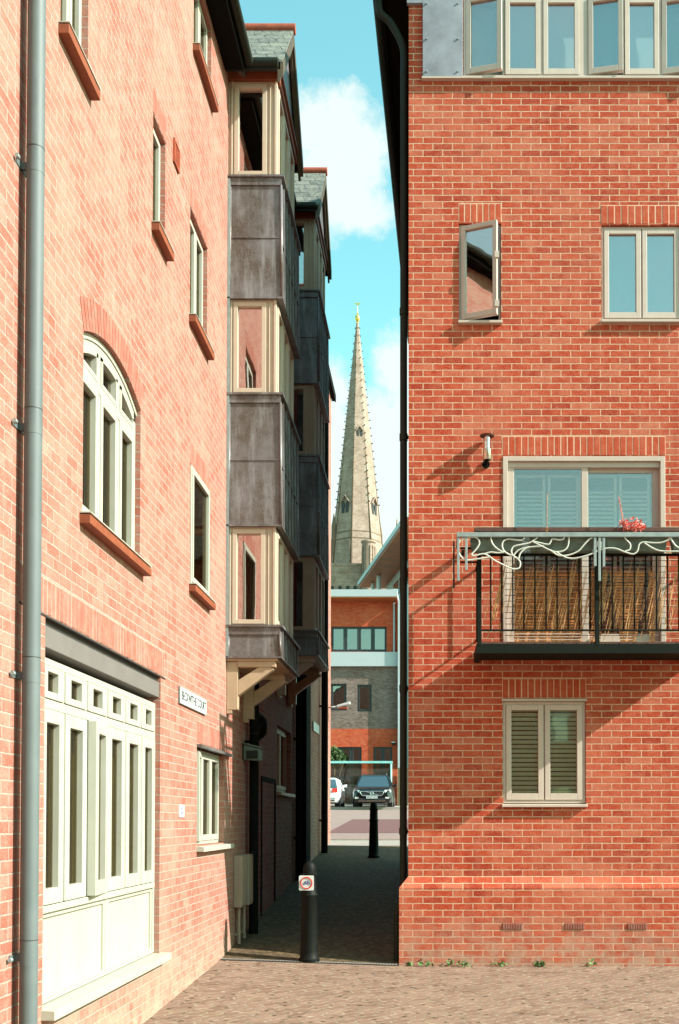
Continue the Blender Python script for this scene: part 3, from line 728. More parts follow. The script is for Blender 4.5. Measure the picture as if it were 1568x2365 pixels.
# bays
zb_ = lambda py: PY(600, py, 12.4)[1]
XL, XW, XF = -1.765, -1.815, -1.725
def bay(Y0, Y1, dz, ordinal, brackets):
    lv = [zb_(p)+dz for p in (186, 409, 690, 911, 1215, 1446, 1519)]
    b = MB(); b.box(WX+.001, WX+.012, Y0+.1, Y1-.1, lv[6]+.02, lv[0]-.05)
    root = b.build('bay_window', 'dark', LB); root['label'] = ordinal
    for top, bot in ((lv[1], lv[2]), (lv[3], lv[4]), (lv[5], lv[6])):
        b = MB(); b.prism([(WX, Y0+.006, top), (XL-.004, Y0+.006, top), (XL-.004, Y1-.004, top), (WX, Y1-.004, top)], [(WX, Y0-.012, bot), (XL+.012, Y0-.012, bot), (XL+.012, Y1+.01, bot), (WX, Y1+.01, bot)])
        b.build('lead_panel', 'lead', root)
    for top, bot, h in ((lv[1], lv[2], 1), (lv[3], lv[4], 1), (lv[5], lv[6], 0)):
        s = MB(); s.box(WX+.002, XF, Y0-.035, Y1+.03, top-.012, top+.012)                # projecting flashing
        s.box(WX+.002, XL+.006, Y0-.014, Y0+.004, top-.10, top-.012)           # folded apron
        s.tube([(XL+.002, Y0-.004, top-.1), (XL+.014, Y0-.012, bot+.002)], .016, 8)      # corner roll
        s.tube([(WX+.03, Y0+.0, top-.1), (WX+.03, Y0-.012, bot)], .012, 8)
        if h:
            zm = top+(bot-top)*.5; s.box(WX+.03, XL, Y0-.012, Y0+.0, zm-.006, zm+.006)
            s.beam((XL+.012, Y0+.02, zm-.05), (XL+.012, Y1-.02, zm-.05), .014, .012)
        s.box(WX+.002, XL+.030, Y0-.028, Y1+.02, bot-.008, bot+.012)
        y = Y0+.2
        while y < Y1-.05:
            s.beam((XL+.004, y, top-.02), (XL+.018, y, bot+.02), .022, .022, (0, 1, 0)); y += .27
        s.build('lead_seams', 'lead', root)
    gl = []; wm = 'cream' if dz else 'cream_lit'  # near bay in sun gets a lightened copy of the cream
    for top, bot in ((lv[0], lv[1]), (lv[2], lv[3]), (lv[4], lv[5])):
        f = MB()
        top -= .004; bot += .013
        # side face towards us and far side
        for (ya, yb) in ((Y0+.02, Y0+.08), (Y1-.08, Y1-.02)):
            xs = [WX+.002, WX+.06, PY(548, 0, 12.42)[0]*1.0, 0]
            gx0, gx1 = -2.262, -1.985
            f.box(WX+.002, gx0, ya, yb, bot, top); f.box(gx1, XW, ya, yb, bot, top)
            f.box(gx0, gx1, ya, yb, top-.085, top); f.box(gx0, gx1, ya, yb, bot, bot+.05)
            sg = -1 if ya < Y0+.05 else 1; ye = ya if sg < 0 else yb
            y2, y3 = sorted((ye, ye+sg*.014))
            fb = MB(); ring(fb, gx0-.05, gx1+.05, bot+.015, top-.03, y2, y3, .05)           # sash ring
            fb.box(WX+.03, WX+.05, y2, y3, bot, top); fb.box(gx1+.085, gx1+.092, y2, y3, bot, top)
            fb.box(XW-.03, XW+.0, y2, y3, bot, top); fb.build('casement', wm, root, bevel=.003)
            gl.append((gx0-.001, gx1+.001, (ya+yb)/2-.003, (ya+yb)/2+.003, bot+.05, top-.085))
        # front face: three casements
        n = 3; cw = (Y1-Y0-.16)/n
        f.box(XW-.06, XW-.001, Y0+.081, Y1-.081, bot, bot+.045); f.box(XW-.06, XW-.001, Y0+.081, Y1-.081, top-.05, top)
        for k in range(n):
            ya = Y0+.081+k*cw; yb = ya+cw-.002
            f.box(XW-.058, XW-.002, ya, ya+.03, bot+.045, top-.05); f.box(XW-.058, XW-.002, yb-.03, yb, bot+.045, top-.05)
            fb = MB()
            for q in ((ya+.02, ya+.075), (yb-.075, yb-.02)): fb.box(XW-.03, XW+.012, q[0], q[1], bot+.03, top-.03)
            fb.box(XW-.03, XW+.012, ya+.076, yb-.076, bot+.03, bot+.085); fb.box(XW-.03, XW+.012, ya+.076, yb-.076, top-.085, top-.03); fb.build('casement', wm, root, bevel=.003)
            gl.append((XW-.026, XW-.02, ya+.07, yb-.07, bot+.08, top-.08))
        f.build('frame', wm, root)
    for q in gl: g = MB(); g.box(*q); g.build('pane', 'glassB', root)
    # interior shade and ceiling
    # cornice and roof
    ez = lv[0]; rz = PY(620, 68, 13.2)[1]+dz
    c = MB(); c.box(WX+.002, XW+.03, Y0-.02, Y1+.02, ez+.001, ez+.10); c.box(WX+.002, XW+.055, Y0-.05, Y1+.05, ez+.101, ez+.135)
    c.build('cornice', 'tsill', root)
    ym = (Y0+Y1)/2; xf = -1.725; ze = ez+.13; xb = WX-1.6
    r_ = MB(); 
    for sg, ye in ((-1, Y0-.17), (1, Y1+.17)):
        r_.prism([(xb, ye, ze), (xf, ye, ze), (xf, ye, ze-.03), (xb, ye, ze-.03)], [(xb, ym, rz), (xf, ym, rz), (xf, ym, rz-.03), (xb, ym, rz-.03)])
    rf = r_.build('bay_roof', 'slate', root)
    g = MB(); g.tube([(xb, ym, rz), (xf+.02, ym, rz)], .065, 10)
    g.build('ridge_tile', 'terra', root)
    g = MB(); g.prism([(XW-.02, Y0-.02, ez+.136), (XW-.02, Y1+.02, ez+.136), (XW-.02, ym, rz-.08)], [(XW+.012, Y0-.02, ez+.136), (XW+.012, Y1+.02, ez+.136), (XW+.012, ym, rz-.08)])
    g.build('gable_panel', 'lead', root)
    g = MB()
    for ye in (Y0-.17, Y1+.17):
        for x0_, x1_, o1, o2 in ((xf-.03, xf+.004, -.04, -.20), (xf-.06, xf-.03, -.12, -.26)):
            g.prism([(x0_, ye, ze+o1), (x1_, ye, ze+o1), (x1_, ye, ze+o2), (x0_, ye, ze+o2)], [(x0_, ym, rz+o1), (x1_, ym, rz+o1), (x1_, ym, rz+o2), (x0_, ym, rz+o2)])
    g.build('bargeboard', 'barge', root)
    g = MB(); 
    for ye in (Y0-.20, Y1+.20): g.tube([(WX+.28, ye, ze-.06), (xf-.05, ye, ze-.06)], .055, 10); g.box(WX+.002, xf-.06, min(ye+.05*(1 if ye < ym else -1), ye), max(ye+.05*(1 if ye < ym else -1), ye), ze-.13, ze-.02)
    g.build('gutter', 'pipeg', root)
    # timber underside and brackets
    u = MB(); u.box(WX+.002, XL-.02, Y0+.0, Y1-.0, lv[6]-.035, lv[6]-.009); u.box(WX+.13, XL-.05, Y0+.02, Y0+.11, lv[6]-.10, lv[6]-.036)
    u.build('soffit', 'cream', root)
    for yb in brackets:
        k = MB(); zt = lv[6]-.037; zl = zt-.56
        k.box(WX+.002, WX+.13, yb, yb+.11, zl, zt); k.box(WX+.002, WX+.065, yb+.002, yb+.108, zl-.045, zl-.001)
        k.box(WX+.131, XL-.10, yb+.002, yb+.108, zt-.07, zt-.001)
        k.prism([(WX+.131, yb+.004, zl+.16), (WX+.131, yb+.004, zl+.34), (XL-.17, yb+.004, zt-.02), (XL-.07, yb+.004, zt-.09)],
                [(WX+.131, yb+.106, zl+.16), (WX+.131, yb+.106, zl+.34), (XL-.17, yb+.106, zt-.02), (XL-.07, yb+.106, zt-.09)])
        k.build('bracket', 'cream', root, bevel=.005)
    return root
MT['cream_lit'] = plain('sunlit cream bay timber', (.48, .38, .29), .5, var=.05, sc=5)  # cream paint lightened as if sunlit, near bay only
MT['barge'] = plain('dark stained bargeboard', (.075, .055, .03), .6, var=.2)
bay(12.4, 14.0, 0, 'near bay stack over the alley mouth, sunlit lead and cream timber', (12.43, 13.52))
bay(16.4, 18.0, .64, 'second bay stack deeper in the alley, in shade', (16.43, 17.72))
b = MB(); b.box(WX+.002, WX+.03, 12.372, 12.386, zb_(1519), zb_(415)); b.build('flashing', 'galv', LB)

# rainwater pipes
def pipe(name, x, y, z0, z1, r, mat, label, wallx, coll=()):
    t = thing(name, (x, y, z0), label, 'downpipe')
    b = MB(); b.tube([(x, y, z0), (x, y, z1)], r, 20); b.build('pipe', mat, t)
    for zc_ in coll:
        b = MB(); b.tube([(x, y, zc_-.045), (x, y, zc_+.045)], r+.0012, 24); b.box(min(x, wallx), max(x, wallx)+0, y-.012, y+.012, zc_-.02, zc_+.02)
        b.box(min(x, wallx), min(x, wallx)+.006, y-.075, y+.075, zc_-.02, zc_+.02)
        b.build('clip', mat, t)
        b = MB(); b.tube([(x, y, zc_+.10), (x, y, zc_+.104)], r+.0015, 24); b.build('joint', 'steeld', t)
    return t
yp, zp = 6.165, 0
cz = [PY(70, q, 6.165)[1] for q in (385, 987, 1560, 2212)]
pp = pipe('rainwater_pipe', -2.295, 6.165, -1.66, 6.0, .050, 'grey', 'thick blue grey rainwater pipe at the far left of the picture', WX, cz)
for zc_ in cz:
    b = MB(); b.tube([(WX+.02, 6.05, zc_), (WX+.02, 6.08, zc_)], .012, 8); b.build('bolt', 'galv', pp)
pipe('rainwater_pipe', -2.27, 13.72, gz(-2.3, 13.7), 1.9, .06, 'black', 'thick black downpipe behind the beige meter cabinets', WX, (-.5, 1.0))
pipe('rainwater_pipe', -2.31, 18.55, gz(-2.3, 18.5), 2.6, .045, 'black', 'thin black pipe in the shade beside the dim alley window', WX, (-.3, 1.4))
pipe('rainwater_pipe', -2.27, 22.65, gz(-2.3, 22.6), 8.6, .07, 'black', 'tall black downpipe at the sunlit far end of the alley', WX, (0., 2.4, 5))

# meter cabinets
def cabinet(y0, y1, x1, label):
    zt = PX(545, 1975)[1]; zb0 = zt-.62
    t = thing('meter_cabinet', (WX, y0, zb0), label, 'cabinet', 'meter cabinets')
    b = MB(); b.box(WX+.001, x1, y0, y1, zb0, zt); b.build('body', 'box', t, bevel=.008)
    b = MB(); b.box(x1, x1+.008, y0+.03, y1-.03, zb0+.03, zt-.03); b.build('door', 'box', t, bevel=.003)
    b = MB(); yy_ = (y0+y1)/2-.05; b.tube([(WX+.045, yy_, zb0), (WX+.045, yy_, gz(-2.3, yy_))], .022, 10); b.build('conduit', 'box', t)
    b = MB(); b.box(WX, WX+.05, yy_-.05, yy_+.05, zb0-.34, zb0-.32); b.build('clip', 'box', t)
cabinet(12.92, 13.27, WX+.10, 'beige meter cabinet nearer the courtyard, on the alley wall')
cabinet(13.31, 13.60, WX+.12, 'beige meter cabinet nearer the black downpipe')

# lanterns under the bay
yl, zl = 13.35, PX(585, 1745, -2.27)[1]
ln = thing('bulkhead_lantern', (WX+.1, 13.6, zl), 'dark green box lantern on the alley wall under the near bay', 'lantern')
b = MB(); b.prism([(-2.36, 13.45, zl-.06), (-2.14, 13.45, zl-.08), (-2.14, 13.45, zl+.07), (-2.36, 13.45, zl+.13)], [(-2.36, 13.62, zl-.06), (-2.14, 13.62, zl-.08), (-2.14, 13.62, zl+.07), (-2.36, 13.62, zl+.13)]); b.build('housing', 'trough', ln, bevel=.01)
b = MB(); b.box(-2.32, -2.18, 13.438, 13.449, zl-.05, zl+.05); b.build('lens', 'pipeg', ln)
b = MB(); b.prism([(-2.36, 13.43, zl+.135), (-2.12, 13.43, zl+.075), (-2.12, 13.43, zl+.09), (-2.36, 13.43, zl+.15)], [(-2.36, 13.64, zl+.135), (-2.12, 13.64, zl+.075), (-2.12, 13.64, zl+.09), (-2.36, 13.64, zl+.15)]); b.build('hood', 'trough', ln)
yq, zq = 14.6, PX(612, 1688)[1]
ln = thing('round_lamp', (WX, yq, zq), 'round black wall lamp above the dark alley doorway', 'lamp')
b = MB(); pr = [(-2.379, .17), (-2.33, .17), (-2.29, .15), (-2.25, .10), (-2.235, .03)]
rings = []
for x, r in pr: rings.append([b.P((x, yq+r*math.cos(2*math.pi*j/20), zq+r*math.sin(2*math.pi*j/20))) for j in range(20)])
for A, B in zip(rings, rings[1:]):
    for j in range(20): b.f.append([A[j], A[(j+1) % 20], B[(j+1) % 20], B[j]]); b.sm.append(True)
b.f.append(rings[-1]); b.sm.append(False); b.build('dome', 'iron', ln)
b = MB(); b.tube([(-2.34, yq+.178*math.cos(t), zq+.178*math.sin(t)) for t in [2*math.pi*j/24 for j in range(25)]], .014, 8, cap=False); b.build('rim', 'iron', ln)

# signs on the left wall
y0, z0 = PX(411.6, 1606); y1, z1 = PX(472, 1633); zc_ = (z0+z1)/2
sg = thing('street_name_sign', (WX, y0, zc_), 'long white street name plate lettered BECKWITHE COURT', 'sign')
b = MB(mapL); b.box(y0, y1, .012, .022, zc_-.075, zc_+.075); b.build('plate', 'sign', sg, bevel=.003)
b = MB(mapL); ring(b, y0-.004, y1+.004, zc_-.079, zc_+.079, .004, .0215, .004); b.build('rim', 'galv', sg)
RM = Matrix.Translation((WX+.0235, (y0+y1)/2, zc_)) @ Matrix(((0, 0, 1, 0), (1, 0, 0, 0), (0, 1, 0, 0), (0, 0, 0, 1)))
text('BECKWITHE COURT', .118, 'ink', sg, M4=RM, ext=.001)
y0, z0 = PX(412.5, 1873); y1 = y0+.20
sg = thing('wall_notice', (WX, y0, z0), 'small white notice on the brick left of the ground floor window', 'notice')
b = MB(mapL); b.box(y0, y1, .001, .008, z0-.058, z0+.058); b.build('plate', 'sign', sg)
RM = Matrix.Translation((WX+.0085, (y0+y1)/2, z0)) @ Matrix(((0, 0, 1, 0), (1, 0, 0, 0), (0, 1, 0, 0), (0, 0, 0, 1)))
text('NO\nENTRY', .042, 'blue', sg, M4=RM, ext=.0005)
y0, z0 = PX(721, 1676); y1 = PX(734, 1676)[0]
sg = thing('wall_notice', (WX, y0, z0), 'small white plate high on the wall near the far end of the alley', 'notice')
b = MB(mapL); b.box(y0, y1, .001, .03, z0-.09, z0+.09); b.build('plate', 'sign', sg)

# ------------------------------------------------------------------ right building
RB = thing('brick_building', (0, YR, -1.63), 'red brick building on the right with balcony and white windows', 'building')
def rop(x0, x1, yt, yb): 
    X0, _ = PY(x0, (yt+yb)/2, YR); X1, _ = PY(x1, (yt+yb)/2, YR); return [X0, X1, PY(1200, yb, YR)[1], PY(1200, yt, YR)[1]]
W2 = rop(1060, 1157, 516, 744); W3 = rop(1389, 1576, 520, 742); W4 = rop(1161, 1353, 1614, 1858); SD = rop(1161, 1537, 1054, 1490)
W1 = rop(1070, 1650, -10, 182)
XC = PY(943.5, 1000, YR)[0]; zEr = 9.75
b = MB(mapR)
wall(b, XC, 8.0, -2.2, zEr, [tuple(h) for h in (W1, W2, W3, W4, SD)])
# side wall splays very slightly, as measured from the eaves line
sp = .022
for th in (0,):
    b.prism([(XC, 0, -2.2), (XC+.28, 0, -2.2), (XC+.28, 0, zEr), (XC, 0, zEr)][:0] or [(XC, -.002, -2.2), (XC+.27, -.29, -2.2), (XC+.27, -.29, zEr), (XC, -.002, zEr)],
            [(XC+sp*9.2, -9.2, -2.2), (XC+.27+sp*9.2, -9.2, -2.2), (XC+.27+sp*9.2, -9.2, zEr), (XC+sp*9.2, -9.2, zEr)])
b.box(XC+.3+sp*9.2, 8, -9.2, -9.0, -2.2, zEr); b.box(7.72, 8, -8.99, -.285, -2.2, zEr)
b.prism([(XC, 0, zEr+.001), (8, 0, zEr+.001), (3.86, 0, zEr+3.6)], [(XC, -.28, zEr+.001), (8, -.28, zEr+.001), (3.86, -.28, zEr+3.6)])
b.build('wall', 'brickR', RB)
b = MB(mapR); zp1 = PY(1000, 2024, YR)[1]; zp0 = PY(1000, 2050, YR)[1]; xp = PY(922, 2100, YR)[0]
b.prism([(xp, .055, -2.2), (8.05, .055, -2.2), (8.05, .055, zp0), (xp, .055, zp0)], [(xp, -.0, -2.2), (8.05, -.0, -2.2), (8.05, -.0, zp0), (xp, -.0, zp0)])
b.prism([(xp, .055, zp0+.0005), (8.05, .055, zp0+.0005), (8.0, .002, zp1), (XC, .002, zp1)], [(xp, -.2, zp0+.0005), (8.05, -.0, zp0+.0005), (8.0, -.0, zp1), (XC, -.2, zp1)])
b.prism([(xp, -.001, -2.2), (XC+.1, -.001, -2.2), (XC+.1, -.001, zp0), (xp, -.001, zp0)], [(xp+sp*9.2, -9.2, -2.2), (XC+.1+sp*9.2, -9.2, -2.2), (XC+.1+sp*9.2, -9.2, zp0), (xp+sp*9.2, -9.2, zp0)])
b.build('plinth', 'brickR', RB)
b = MB(mapR); b.box(XC+.5, 7.6, -1.8, -1.78, -2, zEr-.1)
for z in (1.75, 4.4, 7.0): b.box(XC+.3, 7.7, -1.78, -.29, z, z+.1)
b.build('dark_backing', 'dark', RB)  # near-black sheets standing in for unlit rooms
# roof
b = MB(mapR); xe = XC-.31
for sgn, xo in ((0, xe), (1, 8.3)):
    k = 0 if sgn == 0 else 0
    b.prism([(xo, .12, zEr+.02), (xo, .12, zEr-.06), (3.86, .12, zEr+3.62), (3.86, .12, zEr+3.7)],
            [(xo+(sp*9.5 if sgn == 0 else 0), -9.4, zEr+.02), (xo+(sp*9.5 if sgn == 0 else 0), -9.4, zEr-.06), (3.86, -9.4, zEr+3.62), (3.86, -9.4, zEr+3.7)])
rf = b.build('roof', 'slate', RB)
b = MB(mapR)
b.prism([(xe, .12, zEr-.13), (XC-.002, .12, zEr-.13), (XC-.002, .12, zEr-.10), (xe, .12, zEr-.10)], [(xe+sp*9.5, -9.4, zEr-.13), (XC+sp*9.5, -9.4, zEr-.13), (XC+sp*9.5, -9.4, zEr-.10), (xe+sp*9.5, -9.4, zEr-.10)])
b.prism([(xe-.025, .12, zEr-.20), (xe, .12, zEr-.20), (xe, .12, zEr), (xe-.025, .12, zEr)], [(xe-.025+sp*9.5, -9.4, zEr-.20), (xe+sp*9.5, -9.4, zEr-.20), (xe+sp*9.5, -9.4, zEr), (xe-.025+sp*9.5, -9.4, zEr)])
b.build('soffit', 'black', rf)
b = MB(); b.tube([(xe-.07, YR-.12, zEr-.09), (xe-.07+sp*9.5, YR+9.4, zEr-.09)], .06, 12); b.build('gutter', 'pipeg', rf)
b = MB(mapR); b.box(XC-.02, XC+.16, .001, .05, PY(1000, 14, YR)[1], zEr); b.build('verge_block', 'leadp', rf)
# downpipe of the right building
xd = PY(932, 1000, YR+.15)[0]
dp = thing('rainwater_pipe', (xd, YR+.15, -1.6), 'long dark green downpipe on the corner of the red brick building', 'downpipe')
b = MB(); zt = PY(930, 110, YR+.15)[1]
b.tube(smooth_path([(xe-.04, YR+.10, zEr-.12), (xe-.03, YR+.12, zEr-.35), (xe+.10, YR+.14, zt+.28), (xd-.01, YR+.15, zt), (xd, YR+.15, zt-.3)], 5), .042, 14, cap=False)
b.tube([(xd, YR+.15, zt-.28), (xd, YR+.15, -.80)], .042, 14)
b.tube(smooth_path([(xd, YR+.15, -.80), (xd-.0, YR+.15, -.9), (xd-.06, YR+.15, -1.0), (xd-.07, YR+.15, -1.12)], 4), .042, 14)
b.tube([(xd-.07, YR+.15, -1.1), (xd-.07, YR+.15, -1.62)], .042, 14)
b.build('pipe', 'pipeg', dp)
for q in (720, 1010, 1590, 1920):
    zz = PY(932, q, YR+.15)[1]; b = MB(); b.tube([(xd, YR+.15, zz-.04), (xd, YR+.15, zz+.04)], .049, 14); b.box(xd, XC+.02, YR+.13, YR+.17, zz-.015, zz+.015); b.build('clip', 'pipeg', dp)

def rsill(wn, h, lo=.0, hi=.0): return sill(wn, mapR, h[0]-.012-lo, h[1]+.012+hi, h[2]-.03, h[2]+.012, .055, 'whiteR')
# narrow window with an opened leaf
wn = window(RB, mapR, W2[0]+.002, W2[1]-.002, W2[2]+.014, W2[3]-.002, 1, rec=.03, fr=.022, st=.05, mat='whiteR', glass='glassB', opened={0: (R(21), 0)}, label='narrow window standing ajar')
rsill(wn, W2); soldier(RB, mapR, W2[0]-.005, W2[1]+.005, W2[3]+.012, 'soldR', 'mortar')
b = MB(mapR)
for q in (600, 712): zz = PY(1130, q, YR)[1]; b.box(W2[1]-.08, W2[1]-.03, .10, .14, zz-.04, zz+.03)
b.build('latch', 'whiteR', wn)
wn = window(RB, mapR, W3[0]+.002, W3[1]-.002, W3[2]+.014, W3[3]-.002, 2, rec=.03, fr=.03, st=.055, mat='whiteR', glass='glassR', back=back_roller, label='two leaf window with blind down, upper right')
rsill(wn, W3); soldier(RB, mapR, W3[0]-.005, W3[1]+.005, W3[3]+.012, 'soldR', 'mortar')
wn = window(RB, mapR, W4[0]+.002, W4[1]-.002, W4[2]+.014, W4[3]-.03, 2, rec=.02, fr=.035, st=.06, mat='whiteR', glass='glassW', back=back_slats, label='two leaf ground floor window with slatted blinds')
rsill(wn, W4); soldier(RB, mapR, W4[0]-.005, W4[1]+.005, W4[3]+.012, 'soldR', 'mortar')
b = MB(mapR); b.box(W4[0]-.01, W4[1]+.01, -.05, .03, W4[3]-.028, W4[3]-.002); b.build('drip', 'whiteR', wn)
# top row of casements
def xr(px, py=90): return PY(px, py, YR)[0]
sash = [(xr(1076), xr(1160)), (xr(1166), xr(1248)), (xr(1254), xr(1338)), (xr(1358), xr(1438)), (xr(1442), xr(1522)), (xr(1528), xr(1645))]
wn = window(RB, mapR, W1[0]+.002, W1[1]-.002, W1[2]+.014, W1[3]-.002, 6, rec=.0, fr=.03, st=.055, mat='whiteR', glass='glassR', opened={0: (R(14), 0), 3: (R(11), 0), 5: (R(12), 0)}, sashes=sash, back=back_roller, label='long row of casements across the top')
rsill(wn, W1, 0)
z0, z1 = PY(1000, 184, YR)[1], W1[3]+.3
b = MB(mapR); b.box(xr(976), xr(1068), .002, .05, z0, z1); zp_ = b.build('zinc_panel', 'leadp', RB, bevel=.004)
for px in (986, 1058):
    for py in (8, 90, 165): 
        X_, Z_ = PY(px, py, YR-.05); b = MB(); b.tube([(X_, YR-.05, Z_), (X_, YR-.062, Z_)], .012, 10); b.build('bolt', 'galv', zp_)
b = MB(mapR); b.box(xr(974), xr(1070), -.02, .058, z0-.02, z0-.001); b.build('trim', 'whiteR', zp_)
# sliding door behind the balcony
b = MB(mapR); ring(b, SD[0]+.002, SD[1]-.002, SD[2], SD[3]-.002, -.10, .012, .055, .04)
xm = PY(1350, 1200, YR)[0]
b.box(SD[0]+.057, SD[1]-.057, -.10, -.02, SD[3]-.12, SD[3]-.057)
sd = b.build('sliding_door', 'whiteR', RB, bevel=.004); sd['label'] = 'wide sliding door behind the balcony'
for a, c, wv in ((SD[0]+.057, xm+.045, -.03), (xm-.045, SD[1]-.057, -.075)):
    s = MB(mapR); ring(s, a, c, SD[2]+.04, SD[3]-.058 if wv > -.05 else SD[3]-.09, wv-.035, wv, .075, .1); s.build('sash', 'whiteR', sd, bevel=.004)
    g = MB(mapR); g.box(a+.07, c-.07, wv-.02, wv-.015, SD[2]+.13, SD[3]-.12); g.build('pane', 'glassD', sd)
    nb = 2; wq = (c-a-.2)/2
    for k in range(nb):
        x0_ = a+.085+k*(wq+.03); s = MB(mapR); z = SD[2]+.1
        ring(s, x0_, x0_+wq, SD[2]+.06, SD[3]-.16, -.19, -.165, .03)
        while z < SD[3]-.36:
            s.poly([(x0_+.03, -.16, z), (x0_+wq-.03, -.16, z), (x0_+wq-.03, -.185, z+.034), (x0_+.03, -.185, z+.034)]); z += .048
        s.build('shutter', 'blind', sd)
soldier(RB, mapR, SD[0]-.005, SD[1]+.005, SD[3]+.012, 'soldR', 'mortar')
# air bricks
for a, c in ((1161, 1207), (1305, 1350), (1450, 1494)):
    X0, Z0 = PY(a, 2147, YR-.055); X1, Z1 = PY(c, 2132, YR-.055)
    b = MB(); b.box(X0, X1, YR-.060, YR-.054, Z0, Z1); ab = b.build('air_brick', 'soldL', RB)
    b = MB(); n = 8
    for k in range(n): xk = X0+.012+(X1-X0-.024)*k/(n-1); b.box(xk-.007, xk+.007, YR-.0665, YR-.0605, Z0+.008, Z1-.008)
    b.build('fin', 'soldL', ab)

# brick block added out of view, for window reflections and dimmer sky light
OP = thing('added_courtyard_block', (0, -18, -1.66), 'plain brick block added behind the viewer, for reflections and less sky light', 'building')
mapB = lambda u, w, z: (u, -18+w, z)
hb = [(x, x+1.4, z, z+1.3) for x in range(-16, 18, 4) for z in (0., 3., 5.8)]; hz_ = 10.4
b = MB(mapB); wall(b, -20, 20, -2.2, hz_, hb); b.box(-20, 20, -8, -7.7, -2.2, hz_); b.build('wall', 'brickR', OP)
b = MB(mapB); b.prism([(-20.3, .3, hz_), (-20.3, -4, 12.5), (-20.3, -8.3, hz_)], [(20.3, .3, hz_), (20.3, -4, 12.5), (20.3, -8.3, hz_)]); b.build('roof', 'slate', OP)
for h in hb:
    b = MB(mapB); ring(b, h[0]+.01, h[1]-.01, h[2]+.01, h[3]-.01, -.1, -.04, .07); b.box(h[0]+.66, h[0]+.74, -.1, -.04, h[2]+.08, h[3]-.08); wn = b.build('window', 'white', OP)
    b = MB(mapB); b.box(h[0]+.08, h[1]-.08, -.09, -.08, h[2]+.08, h[3]-.08); b.build('pane', 'carglass', wn)

# wall lamp
X_, Z_ = PY(1125, 1038, YR-.10)
wl = thing('wall_lamp', (X_, YR, Z_), 'steel cylinder wall lamp with a flat cap on the red brick', 'lamp')
b = MB(); b.lathe([(.001, Z_+.150), (.078, Z_+.146), (.085, Z_+.158), (.04, Z_+.172), (.001, Z_+.175)], X_, YR-.10, 20); b.build('cap', 'rail', wl)
b = MB(); b.lathe([(.044, Z_-.12), (.048, Z_-.115), (.048, Z_+.0), (.044, Z_+.004)], X_, YR-.10, 20); b.build('shade', 'steelb', wl)
b = MB(); b.lathe([(.040, Z_+.004), (.040, Z_+.148)], X_, YR-.10, 20); b.build('glass', 'glassB', wl)
b = MB(); b.tube([(X_-.01, YR, Z_-.14), (X_-.01, YR-.10, Z_-.14)], .016, 8); b.tube([(X_, YR-.10, Z_-.15), (X_, YR-.10, Z_-.12)], .022, 10); b.tube([(X_-.01, YR-.001, Z_-.14), (X_-.01, YR-.02, Z_-.14)], .045, 14); b.build('arm', 'black', wl)

# ------------------------------------------------------------------ balcony
YB = YR-.70                         # plane of the railing
BX0 = PY(1102, 1400, YB)[0]; BX1 = 2.95
zf1 = PY(1200, 1486, YB)[1]; zf0 = PY(1200, 1509, YB)[1]
b = MB(); b.box(BX0-.01, BX1, YB-.02, YB+.03, zf0, zf0+.10)                # front channel
b.box(BX0-.01, BX0+.05, YB+.03, YR-.001, zf0, zf0+.10); b.box(BX1-.06, BX1, YB+.03, YR-.001, zf0, zf0+.10)
b.box(BX0-.01, BX1, YB-.028, YB-.0205, zf0-.002, zf0+.006)
b.box(BX0+.05, BX1-.06, YB+.03, YR-.001, zf0+.03, zf0+.06)
bal = b.build('balcony', 'balc', RB); bal['label'] = 'dark steel balcony with wire scrollwork'
b = MB(); x = BX0
while x < BX1-.05: b.box(x+.004, x+.148, YB-.01, YR-.002, zf0+.102, zf0+.125); x += .152
b.build('deck', 'rail', bal)
zr1 = PY(1200, 1281, YB)[1]; zr0 = PY(1200, 1455, YB)[1]; zh = PY(1200, 1221, YB)[1]
b = MB(); b.box(BX0, BX1, YB-.012, YB+.012, zr1-.015, zr1+.012); b.box(BX0, BX1, YB-.01, YB+.01, zr0-.012, zr0+.006)
for xs_ in (BX0+.02, BX1-.02): b.box(xs_-.012, xs_+.012, YB+.013, YR-.001, zr1-.015, zr1+.012); b.box(xs_-.012, xs_+.012, YB+.013, YR-.001, zr0-.01, zr0+.006)
b.build('rail', 'balc', bal)
b = MB(); b.box(BX0-.03, BX1+.03, YB+.00, YB+.07, zh-.03, zh+.018); b.box(BX0-.03, BX0+.04, YB+.071, YR-.001, zh-.03, zh+.018); b.build('handrail', 'rail', bal, bevel=.006)
xs_ = BX0+.145; xpst = PY(1378, 1400, YB)[0]
k = 0
while xs_ < BX1-.05:
    if abs(xs_-xpst) > .03:
        b = MB(); b.tube([(xs_, YB, zr0), (xs_, YB, zr1)], .0085, 8); b.build('baluster', 'balc', bal)
    xs_ += .1185
y_ = YB+.14
while y_ < YR-.05:
    b = MB(); b.tube([(BX0+.02, y_, zr0), (BX0+.02, y_, zr1)], .0085, 8); b.build('baluster', 'balc', bal); y_ += .12
for xq in (BX0+.0, xpst-.02, BX1-.05):
    b = MB(); b.box(xq, xq+.045, YB-.0225, YB+.0225, zf0+.08, zh-.03); b.build('post', 'balc', bal, bevel=.003)
